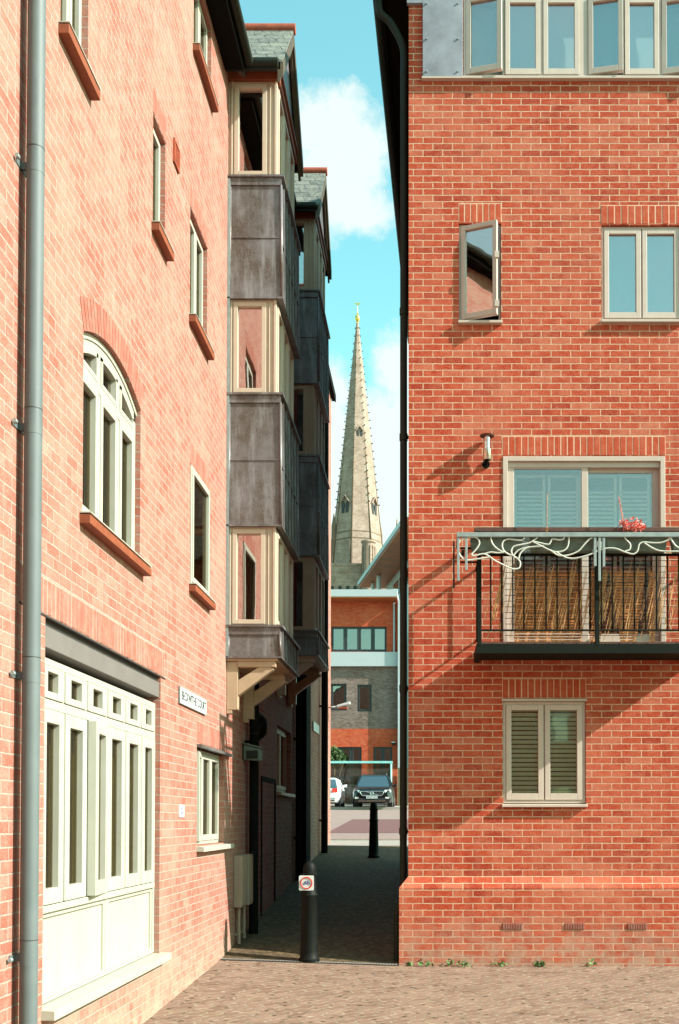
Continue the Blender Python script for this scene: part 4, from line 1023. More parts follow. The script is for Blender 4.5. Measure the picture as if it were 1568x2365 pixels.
# reed screen tied behind the bars
b = MB(); rnd = random.Random(3)
for k in range(150):
    x = BX0+.05+rnd.random()*(BX1-BX0-.1); z = zf0+.13+rnd.random()*.35; ln_ = .25+rnd.random()*.55; sl_ = .14+rnd.random()*.16
    z2 = min(z+ln_, zr1-.03); 
    b.beam((x, YB+.03+rnd.random()*.012, z), (x+(z2-z)*sl_, YB+.03+rnd.random()*.012, z2), .0035+.004*rnd.random(), .003, (0, 1, 0))
b.build('reed_screen', 'reed', bal)
zt_s = PY(1200, 1320, YB+.1)[1]
for (pa, pc) in ((1187, 1343), (1362, 1513)):
    b = MB(); xa_, _ = PY(pa, 1400, YB+.1); xc_, _ = PY(pc, 1400, YB+.1); z = zf0+.14
    while z < zt_s:
        segs = [(xa_, xc_)]
        t = (z-zf1)/(zt_s-zf1)
        if pa > 1300:
            q = [(1385+20*t, 1385+48*(1-t)+22*t), (1468+24*t, 1500-2*t)]; segs = []; x = xa_
            for a, c in q: a = PY(a, 1400, YB+.1)[0]; c = PY(c, 1400, YB+.1)[0]; segs.append((x, a)); x = c
            segs.append((x, xc_))
        for a, c in segs: b.box(a, c, YB+.10, YB+.104, z, z+.021)
        z += .031
    b.build('bamboo_screen', 'bamboo', bal)
b = MB()
for zz in [zf0+.2+.062*i for i in range(14)]: b.tube([(BX0+.3, YB+.05, zz), (BX1-.3, YB+.05, zz+.004)], .0035, 5)
b.build('screen_wire', 'rail', bal)
# outrigger frame with scrollwork
YS = YB-.20
def sx(zx, zy): px, py = 1030+zx/2.9145, 1180+zy/2.9145; X, Z = PY(px, py, YS); return (X, YS, Z)
ft = PY(1200, 1231, YS)[1]; fb_ = PY(1200, 1241, YS)[1]
fx0 = PY(1055, 1300, YS)[0]
b = MB(); b.box(fx0, BX1+.12, YS-.02, YS+.025, fb_+.002, ft+.004)
def bar(px0, px1, py1): 
    b.box(PY(px0, py1, YS)[0], PY(px1, py1, YS)[0], YS-.012, YS+.012, PY(px0, py1, YS)[1], fb_)
bar(1055.5, 1061, 1342); bar(1074, 1079.5, 1317); bar(1371, 1377, 1308); bar(1391.5, 1397, 1309); bar(1381.5, 1387, 1342)
b.box(fx0, fx0+.03, YS+.026, YB+.3, fb_+.002, ft+.002)
b.build('scroll_frame', 'galv', bal, bevel=.002)
b = MB(); 
for xq in (fx0+.05, xpst): b.box(xq, xq+.03, YS+.026, YB-.023, zr1-.02, zr1+.01); 
b.box(fx0+.04, BX0, YB-.02, YB+.01, zr1-.09, zr1-.075); b.box(fx0+.04, BX0, YB-.02, YB+.01, zr1+.06, zr1+.075)
b.box(fx0-.03, fx0-.012, YB+.35, YB+.37, PY(1050, 1358, YB+.35)[1], PY(1050, 1250, YB+.35)[1])
b.build('strut', 'balc', bal)
paths = [[(300,310),(200,325),(130,330),(90,290),(80,240),(100,195),(150,178),(205,180),(225,215),(205,255),(175,290),(190,302),(260,290),(330,335),(400,370),(450,390),(490,385),(500,350),(480,320),(450,300),(440,270),(455,240),(500,228),(560,215),(600,190),(615,178)],
 [(300,165),(310,215),(345,255),(390,280)], [(530,168),(515,195),(470,195),(420,190),(385,205),(378,240),(395,275),(440,300)],
 [(255,290),(300,278),(350,282),(390,278)], [(490,320),(500,285),(540,250),(600,240),(660,238)], [(455,298),(490,262),(560,243)],
 [(580,205),(640,235),(700,265),(740,275),(790,268),(820,235),(828,175)], [(590,205),(680,225),(700,215),(715,190),(760,195),(790,190),(795,172)],
 [(700,262),(760,300),(830,295),(890,270),(930,225),(965,190),(985,182)],
 [(740,275),(800,310),(860,320),(930,305),(990,285),(1040,260),(1100,250),(1150,255),(1200,275),(1260,290),(1290,265),(1300,225),(1330,210),(1400,215),(1460,210),(1520,180)],
 [(1190,155),(1210,190),(1240,225),(1235,260),(1205,270)], [(1335,215),(1390,250),(1450,270),(1568,272)], [(1500,158),(1520,200),(1560,245),(1640,262),(1700,240),(1760,200)],
 [(1020,205),(1022,240),(1040,246),(1046,220),(1030,208)]]
b = MB()
for p in paths: b.tube([sx(*q) for q in smooth_path(p, 5)], .0085, 7)
b.build('scrollwork', 'scroll', bal)
# planters on the rail
pots = [(1086, 1207, 'first grey green trough from the left end of the balcony rail'), (1222, 1371, 'grey green trough left of the pair of hanging bars'),
        (1396, 1539, 'grey green trough under the pink flowers'), (1549, 1690, 'trough at the right edge of the picture')]
for a, c, lab in pots:
    Yp = YB-.09; X0, Z1 = PY(a, 1243, Yp); X1, _ = PY(c, 1243, Yp); Z0 = PY(a, 1276, Yp)[1]
    X1 = min(X1, BX1-.02)
    t = thing('planter_trough', ((X0+X1)/2, Yp, Z0), lab, 'planter', 'planters along the balcony rail')
    b = MB(); b.prism([(X0+.02, Yp-.05, Z0), (X1-.02, Yp-.05, Z0), (X1-.02, Yp+.05, Z0), (X0+.02, Yp+.05, Z0)], [(X0, Yp-.075, Z1), (X1, Yp-.075, Z1), (X1, Yp+.075, Z1), (X0, Yp+.075, Z1)]); b.build('body', 'trough', t, bevel=.008)
    b = MB(); ring_ = [(X0-.006, Yp-.081), (X1+.006, Yp+.081)]; b.box(X0-.006, X1+.006, Yp-.081, Yp-.076, Z1-.022, Z1); b.box(X0-.006, X1+.006, Yp+.076, Yp+.081, Z1-.022, Z1); b.build('lip', 'trough', t)
    b = MB(); b.box(X0+.012, X1-.012, Yp-.065, Yp+.065, Z1+.0005, Z1+.006); b.build('soil', 'earth', t)

def leafclump(mb, c, rad, n, size, rnd, flat=.6):
    for _ in range(n):
        d = Vector((rnd.gauss(0, 1), rnd.gauss(0, 1), rnd.gauss(0, 1)*flat)).normalized()*rad*rnd.random()**.4
        p = Vector(c)+d; a = Vector((rnd.uniform(-1, 1), rnd.uniform(-1, 1), rnd.uniform(-.4, 1))).normalized(); bb = a.cross(Vector((rnd.uniform(-1, 1), rnd.uniform(-1, 1), rnd.uniform(-1, 1)))).normalized()
        s = size*rnd.uniform(.6, 1.3)
        mb.poly([tuple(p-a*s), tuple(p+bb*s*.45), tuple(p+a*s), tuple(p-bb*s*.45)])
rnd = random.Random(11)
X_, Z_ = PY(1462, 1222, YB-.09)
fl = thing('flowering_plant', (X_, YB-.09, Z_-.05), 'salmon pink flowers spilling over the middle balcony trough', 'flowers')
b = MB(); leafclump(b, (X_, YB-.09, Z_+.035), .11, 170, .021, rnd, .5); leafclump(b, (X_-.10, YB-.09, Z_+.07), .05, 50, .018, rnd); leafclump(b, (X_+.09, YB-.09, Z_+.02), .05, 50, .018, rnd); b.build('blossom', 'flower', fl)
b = MB(); P0 = PY(1440, 1210, YB-.09); P1 = PY(1430, 1150, YB-.09); b.tube([(P0[0], YB-.09, P0[1]-.08), (P0[0], YB-.09, P0[1]), (P1[0], YB-.09, P1[1])], .004, 5)
for t in [i/12 for i in range(13)]:
    q = (P0[0]+(P1[0]-P0[0])*t, YB-.09, P0[1]+(P1[1]-P0[1])*t); leafclump(b, q, .014, 4, .009, rnd)
b.build('stem', 'flower', fl)
X_, Z_ = PY(1263, 1222, YB-.09); X2, Z2 = PY(1264, 1140, YB-.09)
fl = thing('dry_stalk', (X_, YB-.09, Z_-.1), 'thin dry stalk standing up in front of the sliding door', 'plant')
b = MB(); b.tube([(X_, YB-.09, Z_-.09), (X_, YB-.09, Z_), (X2, YB-.09, Z2)], .003, 5); b.build('stem', 'reed', fl)
b = MB(); leafclump(b, (X_, YB-.09, Z_), .02, 12, .012, rnd); leafclump(b, (X2, YB-.09, Z2), .01, 8, .008, rnd)
for t in (.2, .35, .5, .6, .7): leafclump(b, (X_, YB-.09, Z_+(Z2-Z_)*t), .008, 3, .008, rnd)
b.build('seed_head', 'reed', fl)

# weeds along the foot of the wall
spots = [(993, 10), (1040, 22), (1065, 16), (1080, 12), (1160, 14), (1248, 26), (1240, 16), (1362, 14), (950, 14), (975, 9), (1140, 9)]
offs = ['nearest the alley corner', 'second along from the alley corner']
for i, (px, n) in enumerate(sorted(spots)):
    X_ = PY(px, 2225, YR-.07)[0]; Y_ = YR-.07-rnd.uniform(0, .06); g = gz(X_, Y_)
    t = thing('weed', (X_, Y_, g), 'low green weed sprouting in the joint at the foot of the red brick wall', 'weed', 'weeds at the foot of the red brick wall')
    b = MB(); leafclump(b, (X_, Y_, g+.025), .06, n, .028, rnd, .45); b.build('leaves', 'leaf', t)

# ------------------------------------------------------------------ bollards
def bollard_parts(t):
    b = MB(); b.lathe([(.001, 0), (.118, 0), (.119, .03), (.104, .045), (.101, .12), (.084, .72), (.094, .735), (.095, .755), (.083, .77), (.079, .95), (.090, .965), (.090, .985), (.073, .995)], 0, 0, 28); b.build('post', 'iron', t)
    b = MB(); b.lathe([(.073, .995), (.075, 1.03), (.068, 1.075), (.046, 1.11), (.02, 1.125), (.001, 1.127)], 0, 0, 28); b.build('cap', 'iron', t)
X_ = PY(714, 2210, 12.22)[0]; Yb1 = 12.22
bo = thing('bollard', (X_, Yb1, gz(X_, Yb1)), 'black cast iron bollard wearing a round cycling sign, at the alley mouth', 'bollard', 'black bollards in the alley', local=True)
bollard_parts(bo)
X2 = PY(863, 1975, 21.9)[0]
bo2 = copy_tree(bo); bo2.location = (X2, 21.9, gz(X2, 21.9)); bo2['label'] = 'plain black cast iron bollard at the far sunlit end of the alley'
# sign on the near bollard
sgo = MB(); w_ = .083; zc_ = .885
pts = []
for cx_, cz_, a_ in ((w_-.014, w_-.014, 0), (-w_+.014, w_-.014, 90), (-w_+.014, -w_+.014, 180), (w_-.014, -w_+.014, 270)):
    for k in range(5): t = R(a_+k*22.5); pts.append((cx_+.014*math.cos(t), cz_+.014*math.sin(t)))
sgo.prism([(x-.02, -.118, zc_+z) for x, z in pts], [(x-.02, -.112, zc_+z) for x, z in pts])
cs = sgo.build('cycle_sign', 'sign', bo)
b = MB(); b.tube([(-.02+.062*math.cos(t), -.1185, zc_+.062*math.sin(t)) for t in [2*math.pi*k/40 for k in range(41)]], .0075, 6, cap=False); b.build('ring', 'red', cs)
b = MB()
for cx_ in (-.024, .024): b.tube([(-.02+cx_+.014*math.cos(t), -.1195, zc_-.008+.014*math.sin(t)) for t in [2*math.pi*k/16 for k in range(17)]], .0022, 5, cap=False)
for p, q in (((-.024, -.008), (-.01, .014)), ((-.01, .014), (.016, .014)), ((-.01, .014), (.002, -.008)), ((.002, -.008), (.016, .014)), ((-.024, -.008), (.002, -.008)), ((.024, -.008), (.014, .022)), ((-.014, .022), (-.006, .022)), ((.010, .022), (.02, .024)), ((-.01, .014), (-.012, .022))):
    b.tube([(-.02+p[0], -.1195, zc_+p[1]), (-.02+q[0], -.1195, zc_+q[1])], .0026, 5)
b.build('bicycle_emblem', 'blue', cs)
b = MB(); b.box(-.06, .02, -.112, -.09, zc_+.03, zc_+.045); b.box(-.06, .02, -.112, -.09, zc_-.045, zc_-.03); b.build('clamp', 'iron', bo)

# ------------------------------------------------------------------ street light at the end of the alley
Ya = 24.6; X0, Z0 = PY(760, 1634, Ya); X1, Z1 = PY(780, 1632, Ya); X2, Z2 = PY(809, 1626, Ya)
sl_ = thing('wall_street_light', (WX, Ya, Z0), 'white street light on a short arm at the far corner of the alley', 'street light')
b = MB(); b.tube([(WX, Ya, Z0), (X1, Ya, Z1)], .02, 8); b.build('arm', 'sign', sl_)
b = MB(); b.prism([(X1-.03, Ya-.05, Z1-.035), (X1-.03, Ya+.05, Z1-.035), (X1-.03, Ya+.04, Z1+.03), (X1-.03, Ya-.04, Z1+.03)], [(X2, Ya-.07, Z2-.01), (X2, Ya+.07, Z2-.01), (X2, Ya+.04, Z2+.06), (X2, Ya-.04, Z2+.06)]); b.build('head', 'sign', sl_, bevel=.015)
b = MB(); b.box(X1+.02, X2-.06, Ya-.06, Ya+.06, Z1-.06, Z1-.02); b.build('lens', 'terra', sl_, bevel=.01)

# ------------------------------------------------------------------ office building across the road
YO = 60.0
def O(px, py, Y=YO): return PY(px, py, Y)
mapO = lambda u, w, z: (u, YO - w, z)
OB = thing('office_building', (-4, YO, .9), 'modern office across the road with red and brown brick and pale blue bands', 'building')
xl = -14.0; xr_ = O(921, 1600)[0]
def oz(py): return O(840, py)[1]
ow1 = [O(765, 1475)[0], O(893, 1475)[0], oz(1505), oz(1447)]
ow2 = [O(764, 1610)[0], O(800, 1610)[0], oz(1641), oz(1579)]; ow3 = [O(825, 1610)[0], O(858, 1610)[0], oz(1643), oz(1581)]
ow4 = [O(764, 1740)[0], O(835, 1740)[0], .9, oz(1725)]; ow5 = [O(862, 1740)[0], O(906, 1740)[0], .9, oz(1725)]
b = MB(mapO); wall(b, xl, xr_, oz(1507), oz(1388), [ow1]); b.build('wall', 'obrick', OB); b = MB(mapO); wall(b, xl, xr_, -1, oz(1683), [ow4, ow5]); b.box(xl, xr_, -12, -11.7, -1, oz(1388))
b.build('wall', 'obrick', OB)
b = MB(mapO); wall(b, xl, xr_, oz(1682.8), oz(1540), [ow2, ow3]); b.build('brown_wall', 'obrown', OB)
b = MB(mapO); b.box(xl, xr_, -.3, .25, oz(1539.8), oz(1507.2)); b.build('band', 'oband', OB)
b = MB(mapO); b.box(xl, O(919, 1375)[0], -12, 1.0, oz(1386), oz(1370)); rf = b.build('roof', 'oband', OB)
b = MB(mapO); b.box(xl, O(918, 1380)[0], -.3, .98, oz(1386)-.06, oz(1386)-.002); b.build('soffit', 'owood', rf)
b = MB(mapO); b.box(xr_-.04, xr_+.28, -.5, .45, -1, oz(1386)-.07); b.build('column', 'oband', OB)
b = MB(mapO); b.box(O(908, 1450)[0], O(912, 1450)[0], .0, .12, oz(1507), oz(1392)); b.build('column', 'oband', OB)
def owin(h, cols, lab=None):
    wn = window(OB, mapO, h[0]+.01, h[1]-.01, h[2]+.01, h[3]-.01, cols, rec=.08, fr=.05, st=.06, mat='oframe', glass='glassO', gap=.1)
    return wn
owin(ow1, 4); owin(ow2, 1); owin(ow3, 1); owin(ow4, 3); owin(ow5, 2)
b = MB(mapO); b.box(xl, xr_-.3, -3, -2.9, -1, oz(1390)); b.build('dark_backing', 'dark', OB)  # near-black sheet behind the office glass, interior gloom as colour
X_, Z_ = O(909, 1718); cc = thing('security_camera', (X_, YO, Z_), 'small white dome camera on the red office wall', 'camera')
b = MB(); b.lathe([(.001, Z_+.05), (.13, Z_+.05), (.13, Z_+.10), (.001, Z_+.11)], X_, YO-.16, 14); b.box(X_-.03, X_+.03, YO-.06, YO-.001, Z_+.05, Z_+.1); b.build('housing', 'sign', cc)
b = MB(); b.lathe([(.12, Z_+.049), (.10, Z_-.04), (.05, Z_-.09), (.001, Z_-.1)], X_, YO-.16, 14); b.build('dome', 'ink', cc)
# white wing with the tilted-looking canopy beyond
DV = Vector((-.222, 1, 0)).normalized(); A = Vector((-5.45, 80, 0)); nrm_ = Vector((1, .222, 0)).normalized()
ztop = PY(833, 1345, 80)[1]
def WP(s, o, z): p = A - DV*s + nrm_*o; return (p.x, p.y, z)     # s: towards us from the far corner, o: sideways
WB_ = thing('white_building', (-1, 75, 1), 'pale rendered building with a deep timber lined canopy roof behind the office', 'building')
b = MB(); b.prism([WP(-1, 0, ztop+.25), WP(18, 0, ztop+.25), WP(18, 14, ztop+.25), WP(-1, 14, ztop+.25)], [WP(-1, 0, ztop-.05), WP(18, 0, ztop-.05), WP(18, 14, ztop-.05), WP(-1, 14, ztop-.05)]); rf = b.build('roof', 'oband', WB_)
b = MB(); b.prism([WP(-.9, .1, ztop-.051), WP(17.9, .1, ztop-.051), WP(17.9, 13.9, ztop-.051), WP(-.9, 13.9, ztop-.051)], [WP(-.9, .1, ztop-.16), WP(17.9, .1, ztop-.16), WP(17.9, 13.9, ztop-.16), WP(-.9, 13.9, ztop-.16)]); b.build('soffit', 'owood', rf)
b = MB(); b.prism([WP(0, 2.0, 1), WP(17, 2.0, 1), WP(17, 13.5, 1), WP(0, 13.5, 1)], [WP(0, 2.0, ztop-.17), WP(17, 2.0, ztop-.17), WP(17, 13.5, ztop-.17), WP(0, 13.5, ztop-.17)]); b.build('wall', 'oband', WB_)
for s0 in range(5):
    b = MB(); a_, c_ = 3+s0*2.4, 5+s0*2.4; b.prism([WP(a_, 1.97, ztop-1.7), WP(c_, 1.97, ztop-1.7), WP(c_, 1.97, ztop-.75), WP(a_, 1.97, ztop-.75)], [WP(a_, 1.995, ztop-1.7), WP(c_, 1.995, ztop-1.7), WP(c_, 1.995, ztop-.75), WP(a_, 1.995, ztop-.75)]); wn = b.build('window', 'carglass', WB_)
    b = MB(); b.prism([WP(a_-.05, 1.94, ztop-1.78), WP(c_+.05, 1.94, ztop-1.78), WP(c_+.05, 1.94, ztop-1.7), WP(a_-.05, 1.94, ztop-1.7)], [WP(a_-.05, 1.998, ztop-1.78), WP(c_+.05, 1.998, ztop-1.78), WP(c_+.05, 1.998, ztop-1.7), WP(a_-.05, 1.998, ztop-1.7)]); b.build('sill', 'oframe', wn)
for s_ in (.6, 3.2):
    b = MB(); p = WP(s_, .9, 0); b.tube([(p[0], p[1], 1), (p[0], p[1], ztop-.17)], .16, 10); b.build('column', 'sign', WB_)

# ------------------------------------------------------------------ cycle shelter, wall, fence, planting
YS2 = 54.5
X0, Zt = PY(756, 1760, YS2); X1, _ = PY(903, 1760, YS2); X0 -= 2; Zg = gz(0, YS2)
cs_ = thing('cycle_shelter', ((X0+X1)/2, YS2, Zg), 'curved smoky shelter with a turquoise edge behind the parked cars', 'shelter')
prof = [(0, Zt), (.5, Zt-.06), (.95, Zt-.28), (1.25, Zt-.65), (1.38, Zt-1.1), (1.42, Zg+.2)]
b = MB()
for (y0, z0), (y1, z1) in zip(prof, prof[1:]): b.poly([(X0, YS2+y0, z0), (X1, YS2+y0, z0), (X1, YS2+y1, z1), (X0, YS2+y1, z1)], True)
b.build('canopy', 'poly', cs_)
b = MB(); b.box(X0, X1+.08, YS2-.06, YS2+.04, Zt-.06, Zt+.05); b.build('edge_beam', 'teal', cs_)
b = MB(); b.box(X0, X1, YS2+1.26, YS2+1.30, Zt-.72, Zt-.66); b.box(X0, X1, YS2+1.42, YS2+1.46, Zg+.18, Zg+.26); b.build('rear_rail', 'oframe', cs_)
for xq in (X0+.4, PY(800, 1800, YS2)[0]-.1, X1-.1):
    b = MB(); b.tube([(xq+.12, YS2, Zt-.03)]+[(xq+.12-.10*i, YS2+y_, z_) for i, (y_, z_) in enumerate(prof[1:5])]+[(xq-.3, YS2+1.42, Zg)], .045, 8); b.build('rib', 'oframe', cs_)
b = MB(); b.tube([(X1-.0, YS2, Zg), (X1-.0, YS2, Zt-.05)], .05, 8); b.build('post', 'teal', cs_)
bw = MB(); xa = PY(902, 1820, 55.2)[0]; xb2 = PY(917, 1820, 55.2)[0]; zt_ = PY(910, 1776, 55.2)[1]
bw.box(xa, xb2, 55.2, 58, .2, zt_); o = bw.build('low_brick_wall', 'obrick'); tag(o, 'end of a low red brick wall right of the cycle shelter', 'wall')
bf = MB(); 
for k in range(10): bf.box(xb2+.02+k*.14, xb2+.145+k*.14, 55.0+(k % 2)*.01, 55.03+(k % 2)*.01, .2, zt_+.05)
o = bf.build('timber_fence', 'wood'); tag(o, 'dark timber fence between the red wall and the black downpipe', 'fence')
hd = thing('shrub', (-10.5, 57.6, 1), 'bright green shrub rising behind the turquoise shelter edge', 'shrub')
b = MB(); rnd = random.Random(5)
for (px, py, rr, n) in ((772, 1745, .55, 220), (784, 1750, .4, 150), (768, 1738, .35, 120), (760, 1750, .7, 200), (791, 1748, .22, 60)):
    X_, Z_ = PY(px, py, 58.2); leafclump(b, (X_, 58.2, Z_), rr, n, .10, rnd, .9)
b.build('foliage', 'leafd', hd)
b = MB(); X_, Z_ = PY(770, 1750, 58.2); b.tube([(X_, 58.2, .9), (X_+.1, 58.2, Z_)], .06, 6, r2=.02); b.tube([(X_, 58.2, 1.5), (X_+.6, 58.2, Z_-.1)], .035, 6, r2=.012); b.build('stem', 'wood', hd)

# ------------------------------------------------------------------ cars
def car(t, L_, W_, H_, paint, suv, front=True):
    # local: x across, y along (front at y=0 towards the camera), z up
    hw = W_/2
    st = [(0, .40, .74, .80), (.08, .30, .90, .92), (.35, .26, .97, 1.0), (1.0, .26, 1.04, 1.0), (1.25, .26, 1.08, 1.0), (2.4, .26, 1.10, 1.0), (3.5, .26, 1.12, 1.0), (L_-.35, .28, 1.12, .99), (L_-.08, .34, 1.02, .94), (L_, .42, .85, .86)]
    b = MB(); rings = []
    for y, zb0, zt0, f in st:
        w_ = hw*f; k = .85 if suv else .8
        sec = [(-w_*.92, zb0), (-w_, zb0+.15), (-w_, zt0*.62), (-w_*.975, zt0*.85), (-w_*.9, zt0), (w_*.9, zt0), (w_*.975, zt0*.85), (w_, zt0*.62), (w_, zb0+.15), (w_*.92, zb0)]
        rings.append([b.P((x, y, z*(H_/1.66) if z > .5 else z)) for x, z in sec])
    for A_, B_ in zip(rings, rings[1:]):
        n = len(A_)
        for j in range(n): b.f.append([A_[j], A_[(j+1) % n], B_[(j+1) % n], B_[j]]); b.sm.append(True)
    b.f.append(rings[0]); b.f.append(rings[-1]); b.sm += [False, False]
    body = b.build('body', paint, t, bevel=.03)
    zb1 = 1.06*(H_/1.66); zr = H_-.05
    lo = [(-hw*.86, 1.15), (hw*.86, 1.15), (hw*.88, L_-.15), (-hw*.88, L_-.15)]; hi = [(-hw*.66, 1.95), (hw*.66, 1.95), (hw*.66, L_-.65), (-hw*.66, L_-.65)]
    b = MB(); b.prism([(x, y, zb1-.02) for x, y in lo], [(x, y, zr) for x, y in hi]); b.build('windows', 'carglass', t)
    b = MB(); b.prism([(x*1.03, y-.06 if y < 2 else y+.06, zr-.03) for x, y in hi], [(x*.9, y+.15 if y < 2 else y-.15, zr+.05) for x, y in hi])
    for i in range(4): b.beam((lo[i][0]*1.01, lo[i][1], zb1-.03), (hi[i][0]*1.02, hi[i][1], zr), .09, .05)
    for sx_ in (-1, 1): b.beam((sx_*hw*.88, 2.5, zb1-.03), (sx_*hw*.675, 2.55, zr), .05, .09)
    b.build('roof', paint, t, bevel=.02)
    if suv:
        b = MB()
        for sx_ in (-1, 1): b.tube([(sx_*hw*.60, 2.1, zr+.05), (sx_*hw*.60, 2.2, zr+.10), (sx_*hw*.60, L_-.9, zr+.10), (sx_*hw*.60, L_-.8, zr+.05)], .02, 6)
        b.build('roof_rails', 'chrome', t)
    ym_ = 0 if suv else L_-3.1
    for sx_ in (-1, 1):
        for yw in (.85, L_-.85):
            b = MB(); b.tube([(sx_*(hw-.24), yw, .35), (sx_*(hw-.005), yw, .35)], .35, 22); wh = b.build('wheel', 'tyre', t, bevel=.02)
            b = MB(); b.tube([(sx_*(hw-.02), yw, .35), (sx_*(hw+.004), yw, .35)], .23, 18)
            b.build('rim', 'rim', wh)
        b = MB(); b.prism([(sx_*hw*.98, 1.45+ym_, 1.02), (sx_*(hw+.19), 1.48+ym_, 1.05), (sx_*(hw+.19), 1.48+ym_, 1.20), (sx_*hw*1.0, 1.45+ym_, 1.17)], [(sx_*hw*.98, 1.60+ym_, 1.02), (sx_*(hw+.15), 1.58+ym_, 1.05), (sx_*(hw+.15), 1.58+ym_, 1.20), (sx_*hw*1.0, 1.60+ym_, 1.17)]); b.build('mirror', paint, t, bevel=.02)
    return body
Yc = 50.9-.9
Xc = PY(859, 1860, Yc)[0]
sv = thing('parked_car', (Xc, Yc, gz(Xc, Yc+2)-.02), 'black SUV facing the alley, parked in front of the cycle shelter', 'car', 'parked cars', local=True)
car(sv, 4.45, 1.86, 1.66, 'carblk', True)
b = MB(); b.prism([(-.52, -.03, .80), (.52, -.03, .80), (.44, -.05, .60), (-.44, -.05, .60)], [(-.52, .02, .80), (.52, .02, .80), (.44, .02, .60), (-.44, .02, .60)]); gr = b.build('grille', 'ink', sv)
b = MB(); b.tube([(x, -.045, z) for x, z in ((-.52, .80), (.52, .80), (.54, .72), (.44, .60), (-.44, .60), (-.54, .72), (-.52, .80))], .016, 6)
b.tube([(.07*math.cos(t), -.06, .70+.07*math.sin(t)) for t in [2*math.pi*k/20 for k in range(21)]], .014, 6); b.tube([(-.30, -.055, .79), (.3, -.055, .62)], .012, 6)
b.build('emblem', 'chrome', gr)
for sx_ in (-1, 1):
    b = MB(); b.prism([(sx_*.58, .00, .86), (sx_*.86, .10, .88), (sx_*.88, .12, .76), (sx_*.60, .0, .74)], [(sx_*.58, .15, .86), (sx_*.86, .25, .88), (sx_*.88, .25, .76), (sx_*.60, .15, .74)]); b.build('headlight', 'lamp', sv)
    b = MB(); b.box(sx_*.70-.09, sx_*.70+.09, -.005, .06, .46, .54); b.build('fog_light', 'lamp', sv)
b = MB(); b.box(-.62, .62, -.04, .05, .33, .38); b.build('bumper_trim', 'chrome', sv)
b = MB(); b.box(-.62, .62, -.02, .03, .385, .50); b.build('lower_grille', 'ink', sv)
b = MB(); b.box(-.26, .26, -.062, -.05, .47, .58); pl = b.build('number_plate', 'sign', sv)
text('AF20 WYJ', .11, 'ink', pl, M4=Matrix.Translation((0, -.064, .525)) @ Matrix.Rotation(math.pi/2, 4, 'X'), ext=.001)
Yw = 50.2
Xw = PY(783, 1860, Yw)[0]-.9
wc = thing('parked_car', (Xw, Yw, gz(Xw, Yw+2)-.02), 'white car seen from behind, half hidden by the alley wall', 'car', 'parked cars', local=True)
car(wc, 4.2, 1.76, 1.50, 'carwht', False)
b = MB()
for sx_ in (-1, 1): b = MB(); b.prism([(sx_*.55, -.02, .92), (sx_*.80, .03, .95), (sx_*.82, .05, .76), (sx_*.57, -.02, .74)], [(sx_*.55, .2, .92), (sx_*.80, .25, .95), (sx_*.82, .25, .76), (sx_*.57, .2, .74)]); b.build('tail_light', 'tail', wc)
b = MB(); b.box(-.7, .7, -.03, .05, .36, .42); b.build('bumper_trim', 'ink', wc)

# ------------------------------------------------------------------ cathedral
YC = 205.0; k_ = YC/F
cxx, _ = PY(824.8, 1180, YC)
def zC(py): return PY(825, py, YC)[1]
CT = thing('cathedral', (cxx, YC+5, 1), 'distant stone cathedral tower with a tall crocketed spire', 'cathedral')
PHC = R(36.4)
ztip = zC(742); zbas = zC(1332); rb = 67.0*k_
b = MB(); b.lathe([(rb, zbas), (.18, ztip)], cxx, YC, 8, phase=PHC); sp_ = b.build('spire', 'stone', CT)
b = MB()
for j in range(8):
    t = PHC+j*math.pi/4; A_ = Vector((cxx+rb*math.cos(t), YC+rb*math.sin(t), zbas)); B_ = Vector((cxx, YC, ztip))
    b.tube([A_, B_], .17, 5, r2=.05)
    n = 33
    for q in range(9, n):
        p = A_+(B_-A_)*(q/n); d = Vector((math.cos(t), math.sin(t), 0))
        b.beam(p-d*.05, p+d*.40+Vector((0, 0, .15)), .24*(1-q/n*.6), .22*(1-q/n*.6))
for py in (1012, 1240, 1256):
    fz_ = (zC(py)-zbas)/(ztip-zbas); rr = rb*(1-fz_)+.05; z = zC(py); b.lathe([(rr, z-.12), (rr, z+.12)], cxx, YC, 8, phase=PHC)
b.build('crockets', 'stoned', sp_)
def lucarne(deg, py, w_, h_):
    t = R(deg); z = zC(py); frac = (z-zbas)/(ztip-zbas); n_ = Vector((math.cos(t), math.sin(t), 0)); tt_ = Vector((-n_.y, n_.x, 0)); r = (rb*math.cos(math.pi/8))*(1-frac)
    c = Vector((cxx, YC, 0))+n_*(r+.05)
    b = MB()
    for s_ in (-1, 1):
        pts = [c+tt_*(s_*w_*.27-w_*.19)+Vector((0, 0, z)), c+tt_*(s_*w_*.27+w_*.19)+Vector((0, 0, z)), c+tt_*(s_*w_*.27+w_*.19)+Vector((0, 0, z+h_*.6)), c+tt_*(s_*w_*.27)+Vector((0, 0, z+h_*.78)), c+tt_*(s_*w_*.27-w_*.19)+Vector((0, 0, z+h_*.6))]
        b.prism([tuple(p+n_*.02) for p in pts], [tuple(p-n_*.8) for p in pts])
    wn = b.build('window', 'ink', sp_)
    b = MB()
    for p, q in (((-1.0, 0), (-1.0, .7)), ((1.0, 0), (1.0, .7)), ((0, 0), (0, .75)), ((-1.1, .68), (0, 1.15)), ((1.1, .68), (0, 1.15))):
        b.beam(c+tt_*p[0]*w_*.52+Vector((0, 0, z+h_*p[1])), c+tt_*q[0]*w_*.52+Vector((0, 0, z+h_*q[1])), .4, .16)
    b.build('lucarne', 'stone', sp_)
lucarne(283.9, 1020, 1.25, 1.9); lucarne(238.9, 1196, 1.7, 2.9); lucarne(328.9, 1196, 1.7, 2.9)
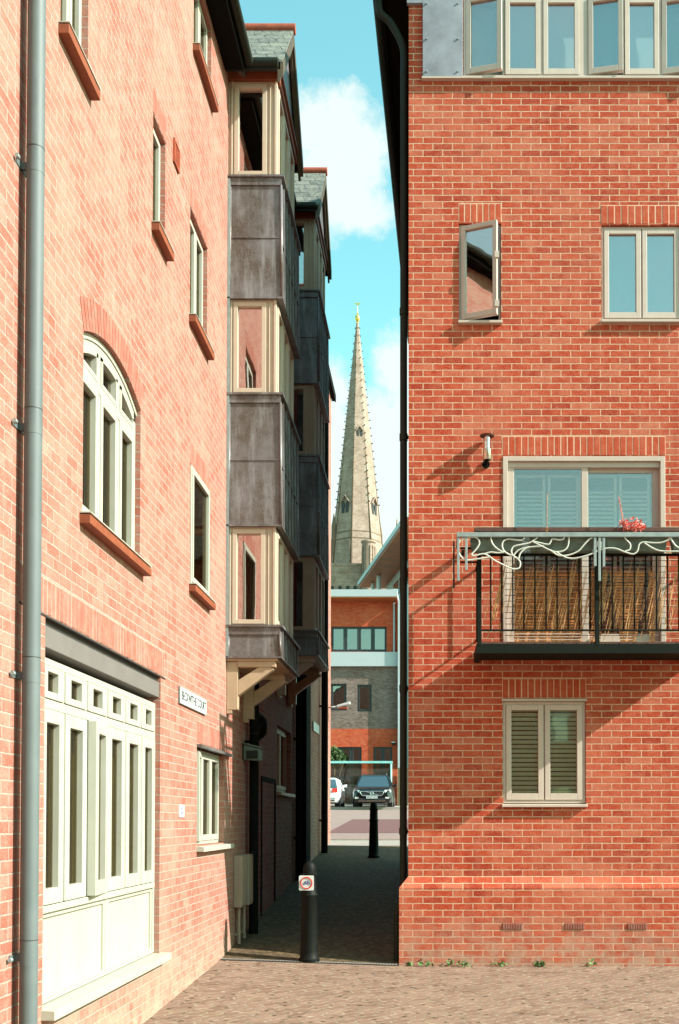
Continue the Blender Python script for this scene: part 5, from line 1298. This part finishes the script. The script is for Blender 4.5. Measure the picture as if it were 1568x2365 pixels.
def sq(h, rot): return [(cxx+h*1.414*math.cos(rot+R(45+90*j)), YC+h*1.414*math.sin(rot+R(45+90*j))) for j in range(4)]
Q = sq(5.0, R(14)); b = MB(); b.prism([(x, y, 1) for x, y in Q], [(x, y, zbas) for x, y in Q]); tw = b.build('tower', 'stone', CT)
for px, py, dy in ((771, 1193, -2.5), (878, 1193, 3.5), (889, 1240, 5.5), (766, 1240, 3)):
    X_, _ = PY(px, py, YC+dy); b = MB(); b.lathe([(.62, 1), (.62, zC(1262)), (.48, zC(1250)), (.44, zC(py+28)), (.30, zC(py+20)), (.03, zC(py))], X_, YC+dy, 8); b.build('pinnacle', 'stoned', CT)
for deg, rr in ((261.4, 5.0), (306.4, 5.0), (216.4, 5.1)):      # stepped buttresses against the spire foot
    t = R(deg); d = Vector((math.cos(t), math.sin(t), 0)); c = Vector((cxx, YC, 0))+d*(rb*.96)
    b = MB(); b.prism([tuple(c+Vector((-.35, 0, zC(1345)))-d*1.6), tuple(c+Vector((.35, 0, zC(1345)))-d*1.6), tuple(c+Vector((.35, 0, zC(1345)))+d*.25), tuple(c+Vector((-.35, 0, zC(1345)))+d*.25)],
                      [tuple(c+Vector((-.3, 0, zC(1262)))-d*1.6), tuple(c+Vector((.3, 0, zC(1262)))-d*1.6), tuple(c+Vector((.3, 0, zC(1262)))-d*.35), tuple(c+Vector((-.3, 0, zC(1262)))-d*.35)]); b.build('buttress', 'stone', CT)
for px in (767, 785, 803, 820):
    X_, Z_ = PY(px, 1357, YC-7.5); b = MB(); b.tube([(X_, YC-7.5, Z_), (X_, YC-7.0, Z_)], .34, 14); b.build('roundel', 'ink', tw)
b = MB(); X0, Z0 = PY(730, 1400, YC-7.3); X1, _ = PY(900, 1400, YC-7.3); b.box(X0, X1, YC-7.3, YC-4, 1, zC(1322)); b.box(X0, X1, YC-7.45, YC-7.31, zC(1340)-.12, zC(1340)+.12); b.box(X0, X1, YC-7.45, YC-7.31, zC(1326)-.12, zC(1326)+.12); b.build('parapet', 'stone', tw)
X_, _ = PY(851, 1300, YC-8.5); zt_ = zC(1277)
b = MB(); b.lathe([(1.2, 1), (1.2, zt_-.5), (1.4, zt_-.3), (1.4, zt_)], X_, YC-8.5, 12); tt2 = b.build('stair_turret', 'stone', CT)
b = MB()
for j in range(12): t = 2*math.pi*j/12; b.beam((X_+1.3*math.cos(t), YC-8.5+1.3*math.sin(t), zt_), (X_+1.3*math.cos(t), YC-8.5+1.3*math.sin(t), zt_+.5), .32, .32)
for j in range(12): t = 2*math.pi*(j+.5)/12; b.tube([(X_+1.22*math.cos(t), YC-8.5+1.22*math.sin(t), zt_-6.5), (X_+1.22*math.cos(t), YC-8.5+1.22*math.sin(t), zt_-1)], .08, 5)
b.build('battlement', 'stoned', tt2)
X_, Z_ = PY(917, 1190, YC+2); b = MB(); b.lathe([(.7, 1), (.7, zC(1228)), (.35, zC(1222)), (.04, zC(1188))], X_, YC+2, 8); b.build('pinnacle', 'stone', CT)
b = MB(); zq = ztip+.35; b.lathe([(.12, ztip-.6), (.28, ztip-.4), (.16, ztip-.2), (.42, zq-.1), (.48, zq+.25), (.42, zq+.6), (.12, zq+.85), (.2, zq+1.1), (.05, zq+1.3)], cxx, YC, 14); fn = b.build('gilded_ball', 'gold', CT)
b = MB(); b.tube([(cxx, YC, zq+1.2), (cxx, YC, zC(708))], .05, 6); zz = zC(702)
b.prism([(cxx-.55, YC-.03, zz+.1), (cxx-.1, YC-.03, zz-.28), (cxx+.35, YC-.03, zz-.1), (cxx+.6, YC-.03, zz+.28), (cxx+.2, YC-.03, zz+.12), (cxx-.2, YC-.03, zz+.2)], [(cxx-.55, YC+.03, zz+.1), (cxx-.1, YC+.03, zz-.28), (cxx+.35, YC+.03, zz-.1), (cxx+.6, YC+.03, zz+.28), (cxx+.2, YC+.03, zz+.12), (cxx-.2, YC+.03, zz+.2)])
b.build('weather_vane', 'gold', CT)
for o in bpy.data.objects:
    if '_local' in o: del o['_local']
